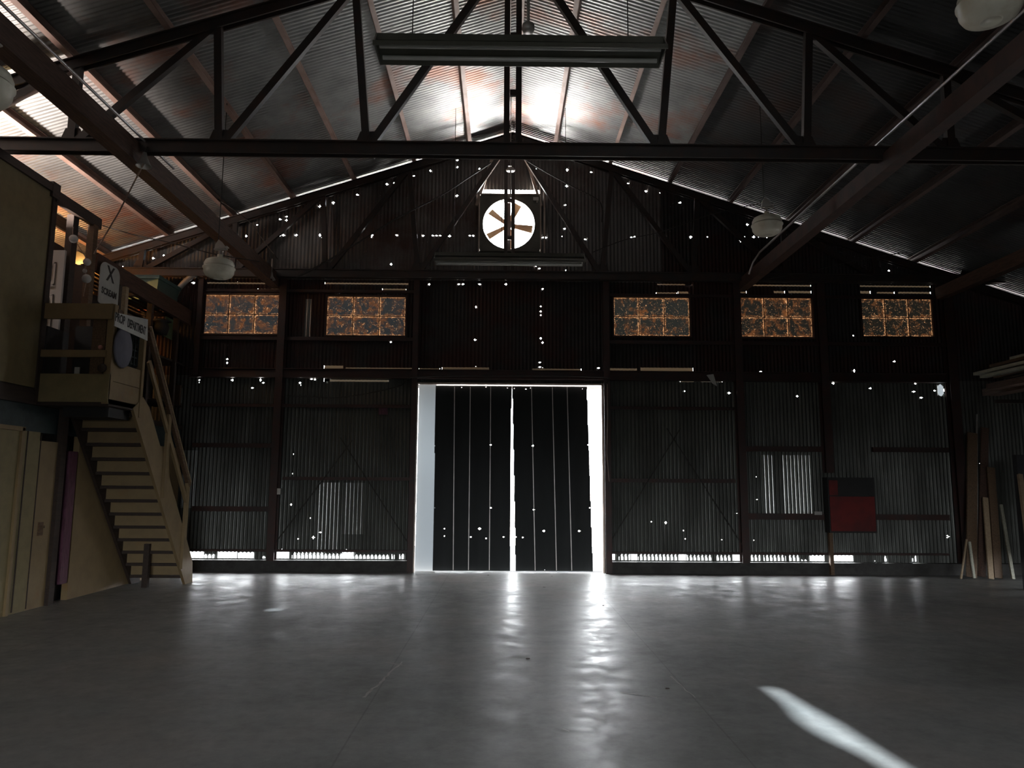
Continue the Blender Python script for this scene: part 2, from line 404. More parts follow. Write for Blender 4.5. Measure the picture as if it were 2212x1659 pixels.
# nail holes seen as points of daylight: (px, py, size)
NH = [(988,346,2),(1017,341,2),(988,361,1.6),(1036,365,2),(930,369,1.8),(894,380,1.8),(987,423,2),(1157,365,1.8),(1225,367,2),(1277,372,2),(1224,402,2.2),(1221,443,1.8),(1220,494,2),
(914,509,2),(935,509,1.7),(943,509,1.8),(951,509,1.6),(971,510,2.4),(1015,509,1.8),(1022,509,1.6),(1173,513,1.8),(1179,513,2),(1214,511,1.2),(1248,515,1.1),(1264,517,1.8),
(986,589,2),(994,587,2.3),(1028,591,1.6),(1144,573,1),(1158,574,2),(1165,580,1.8),(1150,591,1.8),(1215,589,1.6),(1222,586,2),(927,614,1.7),(991,614,2),(1000,614,2),(1036,614,2.2),(1093,614,2),(1172,624,1.6),
(1028,663,1.8),(1168,662,1.6),(1168,673,2),(1168,681,1.6),(1026,734,1.8),(1168,731,1.8),(1172,740,1.8),(973,795,2),(1028,793,2),(1028,800,1.2),(1166,783,1.6),(1166,793,1.8),(1172,796,1.8),(1293,795,2),
(836,398,2),(852,396,2.2),(772,421,2.2),(720,438,2.2),(691,446,2.2),(649,463,2.2),(619,468,1.9),(605,474,1.9),(619,476,1.9),(556,486,1.6),(532,510,1.8),(604,509,1.8),(612,508,2.2),(640,508,2.2),(691,508,1.9),(697,513,2.2),
(804,508,2),(802,512,1.4),(857,508,2),(845,571,2),(403,533,1.3),(354,552,2),(331,558,2),(300,568,2),(291,571,1.4),(266,576,1.2),(418,611,2.6),(513,611,2.2),
(1345,398,2.4),(1357,396,1.6),(1395,413,2.4),(1425,417,.9),(1469,438,2.2),(1548,462,1.3),(1364,513,1.8),(1371,512,1.8),(1434,512,2.4),(1492,512,2.2),(1528,512,1.5),(1600,514,2.6),(1600,520,2),(1608,511,1.1),(1628,512,2.2),(1638,512,1.1),(1614,485,2.1),(1657,513,1.1),(1343,598,2.2),
(1817,555,1.3),(1920,585,1.9),(2030,628,1.7),(2133,651,.9),(1843,725,1.6),(1932,781,1.9),(1845,801,1.9),(1643,803,2.2),(1800,828,2),(1880,839,2),(1977,829,1.9),(1974,846,1.8),(1990,859,1.9),(2019,844,1.8),(2055,831,1.9),(2056,840,1.2),(1722,856,2),(1575,849,2),(1479,845,1.3),(1611,824,.9),(1515,818,2),
(844,739,1.6),(491,776,1.8),(491,784,1.8),(502,821,1.9),(563,821,1.9),(569,827,1.9),(545,838,2),(648,827,2),(650,832,1.2),(673,819,1.7),(680,820,1.6),(431,821,1.6),(430,826,1.1),
(634,981,1.2),(632,1023,1),(629,1090,1.6),(670,1119,1.2),(692,1150,1.6),(677,1161,2),(644,1164,1.4),(609,1186,1.1),(748,1187,1),
(1407,1127,1.4),(1438,1129,1.8),(1477,1146,1.4),(1480,1164,1.4),(1560,1166,1),(1593,1166,.8),(1628,1167,.8),(1634,1030,1),(1635,1079,1.2),(1592,1109,.5),(1455,1060,.5),
(2046,1157,1.3),(2046,1161,1.2),(2050,1159,1),(2128,1050,1),(2116,1001,.6)]
holes = []
for px, py, s_ in NH:
    x, z = PXY(px, py); r = .0052 * s_ + .001
    holes.append(star(x, z, r, r * 3.2 if s_ >= 1.6 else r * 1.5))
# the two ends of torn cladding high on the right
x, z = PXY(2032, 843)
holes.append((x - .055, x + .055, (lambda xx, zz: (lambda q: (zz - .11 * math.sqrt(max(0, 1 - ((q - xx) / .055) ** 2)), zz + .11 * math.sqrt(max(0, 1 - ((q - xx) / .055) ** 2)))))(x, z)))
for a_ in ((2061, 826), (2069, 830)):
    x, z = PXY(*a_); holes.append(rect(x - .006, x + .006, z - .07, z + .07))
# door
dxl, dzt = PXY(905, 832); dxr, _ = PXY(1298, 832); dxl -= .01
DT = 3.29
holes.append(rect(dxl, dxr, -.01, DT))
# five windows: x0,x1,z0,z1
WIN = []
for (a, b, c_, d_) in ((442, 603, 637, 722), (708, 875, 641, 726), (1325, 1490, 643, 727), (1597, 1755, 643, 729), (1858, 2015, 645, 728)):
    x0, z1 = PXY(a, c_); x1, z0 = PXY(b, d_); WIN.append((x0, x1, z0, z1)); holes.append(rect(x0, x1, z0, z1))
# fan opening and the slot above it
FC = at(1099, 490, Y=YW); FR = .475
fb0 = at(1035, 548, Y=YW); fb1 = at(1167, 428, Y=YW)
holes.append(rect(FC.x - .5, FC.x + .5, FC.z - .5, FC.z + .5))
s0 = PXY(1041, 426); s1 = PXY(1165, 411)
holes.append(rect(s0[0], s1[0], s0[1], s1[1]))
# thin gaps above each window head and above the header beam
def slit(pa, pb, py, h): xa, z = PXY(pa, py); xb, z2 = PXY(pb, py); return rect(xa, xb, z - h / 2, z + h / 2)
for (xa, xb, z0, z1) in WIN: pass
# flutes of light above the concrete curb
ZS = .215
def flute(pa, pb, hmax, full=False, phase=0.):
    xa, _ = PXY(pa, 1205); xb, _ = PXY(pb, 1205)
    def f(q):
        w = .5 + .5 * math.cos(2 * PI * (q / PITCH) + phase)
        h = hmax * (.80 + .2 * w) if full else (hmax * w ** .6 if w > .22 else 0)
        return (ZS, ZS + h) if h > .01 else None
    return (xa, xb, f)
for a, b, h, fl in ((408, 440, .12, True), (441, 462, .07, False), (469, 512, .12, True), (513, 548, .11, True), (565, 580, .04, False), (583, 586, .12, True), (589, 625, .135, True), (630, 700, .11, False), (701, 738, .09, False), (739, 763, .13, True), (764, 840, .075, False), (845, 853, .09, False), (862, 872, .09, False),
                    (1311, 1329, .13, True), (1337, 1362, .12, False), (1363, 1377, .13, True), (1378, 1466, .12, False), (1467, 1482, .125, True), (1483, 1536, .1, False), (1546, 1581, .1, False), (1582, 1602, .13, True), (1613, 1643, .11, False), (1650, 1697, .11, False), (1702, 1727, .11, False), (1731, 1744, .03, False), (1750, 1781, .11, True), (1796, 1843, .12, True), (1889, 1893, .03, False), (1910, 1916, .1, False), (1971, 1979, .11, False)):
    holes.append(flute(a, b, h * 1.0, fl))

STRIPS = [(700, 742, 790, 799), (746, 898, 795, 799), (700, 712, 815, 822), (905, 950, 796, 800), (955, 1057, 794, 800), (1150, 1255, 797, 800), (1306, 1376, 796, 800), (1384, 1497, 795, 801), (1470, 1499, 815, 825),
          (446, 602, 611, 612.5), (1480, 1496, 614, 615), (702, 882, 612, 613.5), (1420, 1495, 614, 615.5), (1597, 1752, 616, 617.5), (1857, 2010, 618, 619.5),
          (482, 497, 626, 629), (557, 577, 624, 629), (585, 602, 624, 629), (723, 738, 628, 632), (826, 877, 624, 632), (1465, 1487, 630, 634), (1418, 1462, 632, 634), (1598, 1612, 629, 633), (1672, 1695, 629, 633), (1703, 1752, 629, 633), (1858, 1880, 629, 634), (1895, 1932, 631, 634), (1940, 2010, 631, 634),
          (700, 840, 821, 824), (1515, 1560, 824, 825)]
for a, c_, ya, yb in STRIPS:
    xa, za = PXY(a, yb); xb, zb = PXY(c_, ya); holes.append(rect(xa, xb, za, zb))
shiny = [(PXY(728, 0)[0], PXY(772, 0)[0], PXY(0, 1190)[1], PXY(0, 1038)[1]), (PXY(780, 0)[0], PXY(822, 0)[0], PXY(0, 1150)[1], PXY(0, 1038)[1]), (PXY(1606, 0)[0], PXY(1627, 0)[0], PXY(0, 1108)[1], PXY(0, 972)[1]),
         (PXY(1648, 0)[0], PXY(1702, 0)[0], PXY(0, 1108)[1], PXY(0, 972)[1]), (PXY(462, 0)[0], PXY(490, 0)[0], PXY(0, 1095)[1], PXY(0, 970)[1]), (PXY(690, 0)[0], PXY(702, 0)[0], PXY(0, 722)[1], PXY(0, 640)[1]),
         (PXY(431, 0)[0], PXY(451, 0)[0], PXY(0, 868)[1], PXY(0, 835)[1])]
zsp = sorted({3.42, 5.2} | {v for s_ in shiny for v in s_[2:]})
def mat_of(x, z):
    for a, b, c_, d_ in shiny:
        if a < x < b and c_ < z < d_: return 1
    if z > 5.2: return 2 if x < 2.9 else 3  # darker sheet at the upper right paints in shade
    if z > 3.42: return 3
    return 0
def wpos(x, z): return (x, YW + .009 * math.sin(2 * PI * x / PITCH), z)
mb = MB()
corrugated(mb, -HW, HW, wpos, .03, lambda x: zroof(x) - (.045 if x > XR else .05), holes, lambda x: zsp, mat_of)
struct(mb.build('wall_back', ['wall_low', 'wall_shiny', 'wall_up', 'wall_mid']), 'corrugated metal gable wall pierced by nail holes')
# light-passing flashing closing the left half of the rake
mb = MB(); mb.add([(-HW, YW + .05, zroof(-HW) - .07), (XR, YW + .05, zroof(XR) - .07), (XR, YW + .05, zroof(XR) + .02), (-HW, YW + .05, zroof(-HW) + .02)], [(0, 1, 2, 3)])
struct(mb.build('trim_1', 'flash'), 'pale strip of daylight along the left rake')

mb = MB(); q_ = PXY(2032, 843); mb.add([(q_[0] - .07, YW + .03, q_[1] - .13), (q_[0] + .07, YW + .03, q_[1] - .13), (q_[0] + .07, YW + .03, q_[1] + .13), (q_[0] - .07, YW + .03, q_[1] + .13)], [(0, 1, 2, 3)])
struct(mb.build('trim_7', 'sheet'), 'bluish daylight behind a torn lens-shaped opening high at the right')
# ------------------------------------------------------------------ roof
# openings in the roof sheets: a long slit and a nail hole that throw sunlight on the floor
SUN_EL = math.radians(63); SUN_AZ = math.radians(20)   # direction to the sun
sd = Vector((math.cos(SUN_EL) * math.sin(SUN_AZ), -math.cos(SUN_EL) * math.cos(SUN_AZ), math.sin(SUN_EL)))
def to_roof(p):
    p = Vector(p)
    for t_ in [i * .01 for i in range(2000)]:
        q = p + sd * t_
        if q.z >= zroof(q.x): return q
    return q
slots = []
path = [(2.02, 5.80), (2.04, 5.4), (2.04, 5.0), (2.06, 4.7), (2.12, 4.35), (2.16, 3.9)]
wid = [.035, .05, .10, .09, .05, .045]
for k in range(len(path) - 1):
    a = to_roof((*path[k], 0)); b = to_roof((*path[k + 1], 0)); slots.append((min(a.y, b.y), max(a.y, b.y), a, b, wid[k], wid[k + 1]))
dot = to_roof((-2.74, 9.218, 0))


def roof_open(y):
    out = []
    for y0, y1, a, b, w0, w1 in slots:
        if y0 <= y < y1:
            u = (y - a.y) / (b.y - a.y); x = a.x + (b.x - a.x) * u; w = w0 + (w1 - w0) * u; out.append((x - w, x + w))
    d = abs(y - dot.y)
    if d < .075: h = math.sqrt(.075 ** 2 - d * d); out.append((dot.x - h, dot.x + h))
    return out


mb = MB(); y = YB
dy = PITCH / 6
while y < YW + .3:
    ym = y + dy / 2; op = roof_open(ym)
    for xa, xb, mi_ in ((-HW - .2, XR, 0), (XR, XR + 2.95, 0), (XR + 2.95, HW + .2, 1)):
        segs = [(xa, xb)]
        for oa, ob in op:
            ns = []
            for a, b in segs:
                if ob <= a or oa >= b: ns.append((a, b)); continue
                if oa > a: ns.append((a, oa))
                if ob < b: ns.append((ob, b))
            segs = ns
        za = .0055 * math.sin(2 * PI * y / PITCH); zb = .0055 * math.sin(2 * PI * (y + dy) / PITCH)
        for a, b in segs:
            mb.add([(a, y, zroof(a) + za), (b, y, zroof(b) + za), (b, y + dy, zroof(b) + zb), (a, y + dy, zroof(a) + zb)], [(0, 3, 2, 1)], mi_, True)
    y += dy
struct(mb.build('ceiling', ['roof', 'roof_shaded']), 'corrugated metal roof sheets')

# ------------------------------------------------------------------ floor, side walls, back wall
mb = MB(); mb.box((-HW, YB, -.15), (HW, YW + .02, 0)); struct(mb.build('floor', 'floor'), 'grey sealed concrete floor')
# low bay door on the right side wall near the gable, out of sight; side walls
RD = (10.6, 11.8, 0.0, .45)
mb = MB(); mb.box((-HW - .06, YB, -.15), (-HW, YW + .1, zroof(HW)), 0); struct(mb.build('wall_left', 'wall_side'))
mb = MB(); mb.box((HW, YB, -.15), (HW + .06, RD[0], 4.95)); mb.box((HW, RD[1], -.15), (HW + .06, YW + .1, 4.95)); mb.box((HW, RD[0], RD[3]), (HW + .06, RD[1], 4.95))
struct(mb.build('wall_right', 'wall_side'))
BD = (-1.3, 2.0, 0, 2.5)
mb = MB(); mb.box((-HW, YB - .06, -.15), (BD[0], YB, 8.1)); mb.box((BD[1], YB - .06, -.15), (HW, YB, 8.1)); mb.box((BD[0], YB - .06, BD[3]), (BD[1], YB, 8.1))
struct(mb.build('wall_front', 'wall_side'))
# concrete curb under the gable cladding
mb = MB(); mb.box((-HW, YW - .13, 0), (dxl - .06, YW + .06, .195)); mb.build('trim_2', 'curb'); struct(bpy.data.objects['trim_2'], 'dark concrete curb left of the door')
mb = MB(); mb.box((dxr + .06, YW - .13, 0), (HW, YW + .06, .195)); struct(mb.build('trim_3', 'curb'), 'dark concrete curb right of the door')

mb = MB(); mb.box((-14, YW + .3, -.2), (14, YW + 5.8, -.02)); struct(mb.build('ground', mat('light_blocking_ground', (.05, .05, .05), (.035, .035, .035), scale=8, rough=.9)), 'dark ground strip added outside the gable to block bounced light')  # added dark strip, keeps light from the outside ground off the roof
mb = MB(); mb.box((dxl - .3, YW + .12, DT + .02), (dxr + .3, YW + .75, DT + .08)); struct(mb.build('trim_6', 'curb'), 'added canopy outside the big door, shading its top')  # unseen canopy, added to darken the top of the door sheet
mb = MB(); mb.box((FC.x - 1.5, YW + .12, 4.78), (FC.x + 1.5, YW + 1.5, 4.81)); struct(mb.build('trim_8', 'louver'), 'added metal sheet outside below the exhaust fan')  # unseen sheet, added to go with the fill light outside the fan
# ------------------------------------------------------------------ purlins
NX = ['first', 'second', 'third', 'fourth', 'fifth', 'sixth', 'seventh', 'eighth']
for side in (-1, 1):
    for i, off in enumerate((.85, 1.86, 2.95, 4.05, 5.12, 6.25, 7.35, 8.45)):
        xx = XR + side * off; z = zroof(xx) - .012
        mb = MB(); n = Vector((side * SL, 0, 1)).normalized()   # roof normal
        along = Vector((1, 0, -side * SL)).normalized()
        d = .15
        top = Vector((xx, 0, z))
        for (p, w, h) in ((top - n * (d / 2), .012, d), (top - n * .006 - along * side * .03, .06, .012), (top - n * d - along * side * .03, .06, .012)):
            a = Vector((p.x, YB, p.z)); b = Vector((p.x, YW + .12, p.z))
            mb.bar(a, b, w, h, along)
        tag(mb.build('roof_purlin', 'purlin_shaded' if side > 0 and i > 1 else 'purlin'), f'rusty steel channel purlin, {NX[i]} one {"left" if side < 0 else "right"} of the ridge under the roof', 'purlin', 'roof purlins')
mb = MB()
for s_ in (-1, 1): mb.bar((XR + s_ * .09, YB, ZR - .09), (XR + s_ * .09, YW + .1, ZR - .09), .05, .12)
tag(mb.build('ridge_beam', 'purlin'), 'pale steel ridge beam running along the roof peak', 'beam')

# ------------------------------------------------------------------ trusses
def truss(Y, label, w=.11, mem=.085):
    zc = 5.23; X0 = .09; root = thing('roof_truss', label, 'roof truss', (X0, Y, zc), 'dark steel roof trusses')
    sp = 1.655; HWt = HW - .1
    def ch(x): return zroof(x) - .24
    b = MB()
    for dy_ in (-.05, .05): b.bar((-HWt, Y + dy_, zc), (HWt, Y + dy_, zc), .02, w + .03)
    b.bar((-HWt, Y, zc + w / 2 + .01), (HWt, Y, zc + w / 2 + .01), .19, .015); b.build('bottom_chord', 'steel', root)
    for s_ in (-1, 1):
        b = MB(); xe = XR + s_ * (HWt)
        for dy_ in (-.045, .045): b.bar((XR, Y + dy_, ch(XR)), (xe, Y + dy_, ch(xe)), .02, w)
        b.bar((XR, Y, ch(XR) + .06), (xe, Y, ch(xe) + .06), .17, .015); b.build('top_chord', 'steel', root)
    b = MB()
    for dx_ in (-.085, .05): b.bar((X0 + dx_, Y, zc), (X0 + dx_, Y, ch(XR)), .065, .05)
    for z in (5.9, 6.6, 7.3): b.box((X0 - .05, Y - .02, z), (X0 + .05, Y + .02, z + .07))
    b.build('king_post', 'steel', root)
    for s_ in (-1, 1):
        P = [X0 + s_ * sp * k for k in range(6)]
        T = {1: X0 + s_ * (sp * 1.12), 2: X0 + s_ * (sp * 2.06), 3: X0 + s_ * (sp * 3.0), 4: X0 + s_ * (sp * 3.98), 5: X0 + s_ * sp * 4.9}
        for k in (1, 2, 3, 4, 5):
            b = MB(); b.bar((P[k], Y, zc), (T[k], Y, ch(T[k])), mem, mem * .9, (1, 0, 0)); b.build('strut', 'steel', root)
        for k in (1, 2, 3, 4, 5):   # diagonal from the bottom node up to the next joint inward
            e = T[k - 1] if k > 1 else XR
            b = MB(); b.bar((P[k], Y, zc), (e, Y, ch(e)), mem, mem * .8, (1, 0, 0)); b.build('diagonal', 'steel', root)
            g = MB(); g.prism([(P[k] - .16, Y - .008, zc), (P[k] + .16, Y - .008, zc), (P[k] + .08, Y - .008, zc + .22), (P[k] - .08, Y - .008, zc + .22)], (0, .016, 0)); g.build('gusset_plate', 'steel', root)
    return root


truss(7.93, 'dark steel roof truss crossing the upper picture, the nearer one')
truss(12.93, 'dark steel roof truss standing against the gable wall around the fan')

# longitudinal beams carried on the bottom chords
def long_beam(x, z, w, h, y0, y1, lab, m='timber'):
    b = MB(); b.bar((x, y0, z), (x, y1, z), w, h); tag(b.build('tie_beam', m), lab, 'beam')
long_beam(-4.16, 5.13, .17, .24, YB, YW - .05, 'heavy dark beam running overhead on the left from the camera to the gable wall')
long_beam(4.32, 5.13, .15, .20, YB, YW - .05, 'rust-brown beam running overhead on the right below the pale conduit', 'beam_red')
long_beam(7.97, 5.02, .15, .22, YB, YW - .05, 'dark brown beam at the far right below the eave')
def pipe(pts, r, name, lab, cat, m='conduit'):
    b = MB(); b.tube(pts, r, 8); return tag(b.build(name, m), lab, cat)
pipe([(4.22, YB, 5.37), (4.22, 3, 5.36), (4.23, 8, 5.37), (4.23, YW - 1.35, 5.36), (4.2, YW - 1.1, 5.27), (4.19, YW - .9, 5.12)], .017, 'conduit', 'thin pale metal conduit running along the right overhead beam', 'conduit')
pipe([(-4.03, YB, 5.28), (-4.03, 4, 5.28), (-4.03, 8.6, 5.28)], .014, 'conduit', 'thin pale metal conduit along the left overhead beam', 'conduit')
# pale wood edge boards bolted along the left beam (ladder-like sheet strip beside it)
# ------------------------------------------------------------------ columns & girts on the gable wall
def column(px, z0, z1, w, lab, m='girt'):
    x, _ = PXY(px, 900); b = MB(); yy = YW - .1
    b.box((x - w / 2, yy - .09, z0), (x + w / 2, yy - .078, z1)); b.box((x - w / 2, yy + .065, z0), (x + w / 2, yy + .077, z1)); b.box((x - .006, yy - .08, z0), (x + .006, yy + .07, z1))
    tag(b.build('wall_column', m), lab, 'column', 'columns of the gable wall')
column(605, .19, 5.17, .13, 'dark steel column between the two leftmost upper windows')
column(896, .0, 5.17, .10, 'dark steel column at the left side of the big door')
column(1309, .0, 5.17, .11, 'dark steel column at the right side of the big door')
column(1594, .19, 5.17, .13, 'dark steel column left of the fourth upper window')
column(1778, 1.75, 5.17, .14, 'dark steel column between the fourth and the rightmost upper window')
column(2054, .19, 5.17, .16, 'dark steel column right of the rightmost window')
column(425, 3.4, 5.17, .09, 'dark steel column left of the leftmost window')

def girt(pa, pb, py, h, lab, dep=.05, m='girt'):
    xa, _ = PXY(pa, py); xb, _ = PXY(pb, py); _, z = PXY(1106, py); b = MB()
    b.box((xa, YW - .02 - dep, z - h / 2), (xb, YW - .015, z + h / 2)); b.box((xa, YW - .02 - dep - .012, z - h / 2 - .006), (xb, YW - .02 - dep + .02, z - h / 2 + .006))
    tag(b.build('wall_girt', m), lab, 'girt', 'girts of the gable wall')
xh0, _ = PXY(417, 810); 
b = MB(); b.box((xh0, YW - .11, 3.385), (7.93, YW - .013, 3.52)); b.box((xh0, YW - .17, 3.37), (7.93, YW - .015, 3.385)); b.box((xh0, YW - .17, 3.52), (7.93, YW - .015, 3.535))
tag(b.build('header_beam', 'girt'), 'long dark steel header beam across the gable wall just above the big door', 'beam')
for a_ in ((612, 888, 880, .05, 'girt left of the big door, topmost below the header'), (612, 888, 1036, .05, 'girt left of the big door at mid height'),
          (418, 597, 880, .05, 'girt below the leftmost window, upper of the bay'), (418, 597, 966, .07, 'girt in the leftmost bay at middle height'), (418, 597, 1102, .08, 'girt in the leftmost bay, low beside the stairs'),
          (1316, 1586, 880, .05, 'girt right of the big door, topmost below the header'), (1316, 1586, 1036, .06, 'girt right of the big door at mid height'),
          (1602, 1776, 966, .09, 'girt above the shiny sheets right of the door bays'), (1602, 1782, 1112, .1, 'girt below the shiny sheets, left of the red cabinet'),
          (1882, 2046, 966, .08, 'girt at middle height in the rightmost bay'), (1882, 2046, 1112, .09, 'girt right of the red cabinet'),
          (408, 888, 1191, .03, 'bottom girt above the strip of daylight left of the door'), (1316, 2046, 1192, .03, 'bottom girt above the strip of daylight right of the door'),
          (430, 896, 736, .06, 'girt under the two left windows'), (1316, 2046, 738, .06, 'girt under the three right windows'),
          (430, 896, 634, .05, 'girt over the two left windows', .03), (1316, 2046, 637, .05, 'girt over the three right windows', .03), (905, 1300, 602, .06, 'girt above the door bay just below the fan')):
    girt(a_[0], a_[1], a_[2], a_[3], 'dark ' + a_[4])

# glowing strips of thin sheet where the cladding laps: lintel gaps
def glowstrip(pa, pb, ya, yb, i, m='glow'):
    xa, za = PXY(pa, yb); xb, zb = PXY(pb, ya); return (xa, xb, za, zb)
# (gaps are cut below by thin horizontal openings handled as separate fibreglass strips set in the wall)
b = MB()
for a, c_, ya, yb in STRIPS:
    xa, za = PXY(a, yb); xb, zb = PXY(c_, ya); x = xa
    while x < xb:     # follows the flutes: taller where the corrugation leaves a gap
        w = .5 + .5 * math.cos(2 * PI * x / PITCH); h = (zb - za) * (.35 + .65 * w)
        b.add([(x, YW + .014, za - .02), (min(x + PITCH / 6, xb), YW + .014, za - .02), (min(x + PITCH / 6, xb), YW + .014, zb + .02), (x, YW + .014, zb + .02)], [(0, 1, 2, 3)])
        x += PITCH / 6
STRIP_MB = b

# ------------------------------------------------------------------ windows
for k, (x0, x1, z0, z1) in enumerate(WIN):
    root = thing('window_%d' % (k + 1), '', '', (x0, YW - .03, z0)); del root['category']; del root['label']; root['kind'] = 'structure'
    fr = MB(); yy0, yy1 = YW - .05, YW + .03; w = .03
    fr.box((x0 - w, yy0, z0 - w), (x1 + w, yy1, z0)); fr.box((x0 - w, yy0, z1), (x1 + w, yy1, z1 + w)); fr.box((x0 - w, yy0, z0), (x0, yy1, z1)); fr.box((x1, yy0, z0), (x1 + w, yy1, z1))
    fr.build('window_frame', 'rust' if k in (0, 3) else 'girt', root)
    pw = (x1 - x0) / 3; ph = (z1 - z0) / 2
    mu = MB()
    for i in (1, 2): mu.box((x0 + pw * i - .006, YW - .028, z0), (x0 + pw * i + .006, YW - .008, z1))
    mu.box((x0, YW - .028, z0 + ph - .006), (x1, YW - .008, z0 + ph + .006)); mu.build('glazing_bar', 'rust', root)
    blue = [(.0011, .0013, .0014), (.0011, .0013, .0014), (.0009, .0010, .0009), (.0006, .0006, .0005), (.0005, .0005, .0004)][k]
    pm = pane_mat('window_film_%d' % (k + 1), k + 1.3, pw, ph, blue, [.06, .05, .02, .05, .01][k])
    pa = MB(); pa.add([(x0, YW, z0), (x1, YW, z0), (x1, YW, z1), (x0, YW, z1)], [(0, 1, 2, 3)]); pa.build('pane', pm, root, origin=(x0, YW, z0))

# ------------------------------------------------------------------ exhaust fan
fan = thing('exhaust_fan', 'large wall exhaust fan with tan blades and louvers glowing with daylight under the roof peak', 'fan', (FC.x, YW - .1, FC.z - .55))
b = MB(); bx0, bx1, bz0, bz1 = fb0.x, fb1.x, fb0.z, fb1.z; n = 48; yy = YW - .16
outer = []
for k in range(n):
    a = 2 * PI * k / n; c_, s_ = math.cos(a), math.sin(a)
    cx_, cz_ = (bx1 - bx0) / 2, (bz1 - bz0) / 2; mx_, mz_ = (bx0 + bx1) / 2, (bz0 + bz1) / 2
    q = min(cx_ / abs(c_) if abs(c_) > 1e-6 else 9, cz_ / abs(s_) if abs(s_) > 1e-6 else 9); outer.append((mx_ + c_ * q, yy, mz_ + s_ * q))
inner = [(FC.x + FR * math.cos(2 * PI * k / n), yy, FC.z + FR * math.sin(2 * PI * k / n)) for k in range(n)]
innerb = [(p[0], YW + .02, p[2]) for p in inner]
b.add(outer + inner, [(k, (k + 1) % n, n + (k + 1) % n, n + k) for k in range(n)])
b.add(inner + innerb, [(k, (k + 1) % n, n + (k + 1) % n, n + k) for k in range(n)], 0, True)
b.add([(bx0, yy, bz0), (bx1, yy, bz0), (bx1, yy, bz1), (bx0, yy, bz1), (bx0, YW, bz0), (bx1, YW, bz0), (bx1, YW, bz1), (bx0, YW, bz1)], [(0, 1, 5, 4), (1, 2, 6, 5), (2, 3, 7, 6), (3, 0, 4, 7)])
b.build('housing', 'fanbox', fan)
b = MB()
for xx in (bx0, bx1): b.bar((xx, yy - .01, bz0 - .02), (xx, yy - .01, bz1 + .02), .022, .022)
b.bar((bx0, yy - .01, bz1), (bx1, yy - .01, bz1), .022, .022)
b.bar((bx1 + .075, yy + .1, bz0 - .02), (bx1 + .075, yy + .1, bz1 + .1), .03, .03)
b.build('housing_edge', 'bright_edge', fan)
b = MB(); z = FC.z - FR + .03
i = 0
while z < FC.z + FR:
    h = math.sqrt(max(FR ** 2 - (z - FC.z) ** 2, 0)); b.bar((FC.x - h, YW - .01, z), (FC.x + h, YW - .01, z), .014, .004, (0, 1, .2)); z += .078
b.build('louver', 'louver', fan)
for ang in (143, 68, -8, -150, -84):
    a = math.radians(ang); d = Vector((math.cos(a), 0, math.sin(a))); pn = Vector((-d.z, 0, d.x)); c0 = Vector((FC.x, YW - .075, FC.z))
    p = [c0 + d * .07 - pn * .035, c0 + d * .44 - pn * .075, c0 + d * .44 + pn * .06, c0 + d * .07 + pn * .035]
    p[1] = p[1] + Vector((0, .04, 0)); p[0] = p[0] + Vector((0, .015, 0))
    b = MB(); b.prism(p, (0, -.006, 0)); b.build('blade', 'blade', fan)
b = MB(); b.lathe((FC.x, YW - .05, FC.z), [(0, -.09), (.07, -.085), (.085, -.05), (.085, 0), (0, 0)], 20, axis='Y'); b.build('hub', 'steel', fan)
b = MB(); b.bar((FC.x - .13, yy + .01, FC.z - FR), (FC.x - .13, yy + .01, FC.z + FR), .014, .014); b.bar((FC.x + .0, yy + .01, FC.z - FR), (FC.x + .0, yy + .01, FC.z + FR), .06, .02)
b.build('motor_support', 'steel', fan)
b = MB(); b.box((bx1 - .14, yy - .04, bz1 - .12), (bx1 - .04, yy - .002, bz1 - .06)); b.box((bx1 - .08, yy - .03, bz1 - .16), (bx1 - .05, yy - .002, bz1 - .12)); b.build('junction_box', 'lampmetal', fan)
# sloped braces framing the fan bay
for s_ in (-1, 1):
    b = MB(); x_a = FC.x + s_ * .08; x_b = FC.x + s_ * .62
    b.bar((FC.x + s_ * .30, YW - .06, FC.z + 1.35), (FC.x + s_ * .60, YW - .06, FC.z + .38), .05, .05, (1, 0, 0))
    tag(b.build('fan_brace', 'bright_edge'), f'slanting bare steel brace {"left" if s_ < 0 else "right"} of the exhaust fan lit by daylight', 'brace')

# ------------------------------------------------------------------ big door: two leaves of vertical sheet
YD = YW + .055
def leaf(name, xa, xb, edges_l, edges_r, hl, seams, lab):
    """edges: x at top and bottom"""
    hs = []
    for px, py, s_ in hl:
        x, z = PXY(px, py, YD); hs.append(star(x, z, .0052 * s_ + .001, (.0052 * s_ + .001) * 2.4))
    (lt, lb), (rt_, rb) = edges_l, edges_r
    zt = DT - .02
    def fl(q):   # cut along a slanting left edge
        if abs(lb - lt) < 1e-4: return None
        z = (q - lb) / (lt - lb) * zt
        return (0, z) if lb > lt else (z, zt + 1)
    def fr(q):
        if abs(rb - rt_) < 1e-4: return None
        z = (q - rb) / (rt_ - rb) * zt
        return (0, z) if rb < rt_ else (z, zt + 1)
    if lb != lt: hs.append((min(lt, lb), max(lt, lb), fl))
    if rb != rt_: hs.append((min(rt_, rb), max(rt_, rb), fr))
    root = thing(name, '', '', ((xa + xb) / 2, YD, .0)); del root['category']; root['kind'] = 'structure'; root['label'] = lab
    b = MB(); corrugated(b, min(lt, lb), max(rt_, rb), lambda x, z: (x, YD + (.004 * math.sin(2 * PI * x / .33)), z), .012, lambda x: zt, hs, lambda x: [], lambda x, z: 0)
    b.build('door_panel', 'doorsheet', root)
    for s0_, s1_ in seams:
        xa_ = PXY(s0_, 840, YD)[0]; xb_ = PXY(s1_, 1230, YD)[0]
        r_ = MB(); r_.bar((xb_, YD - .012, .03), (xa_, YD - .012, zt - .02), .014, .014, (1, 0, 0)); r_.build('lit_seam_bar', 'lampmetal', root)  # pale bar paints in the lit line of the seam
    return root
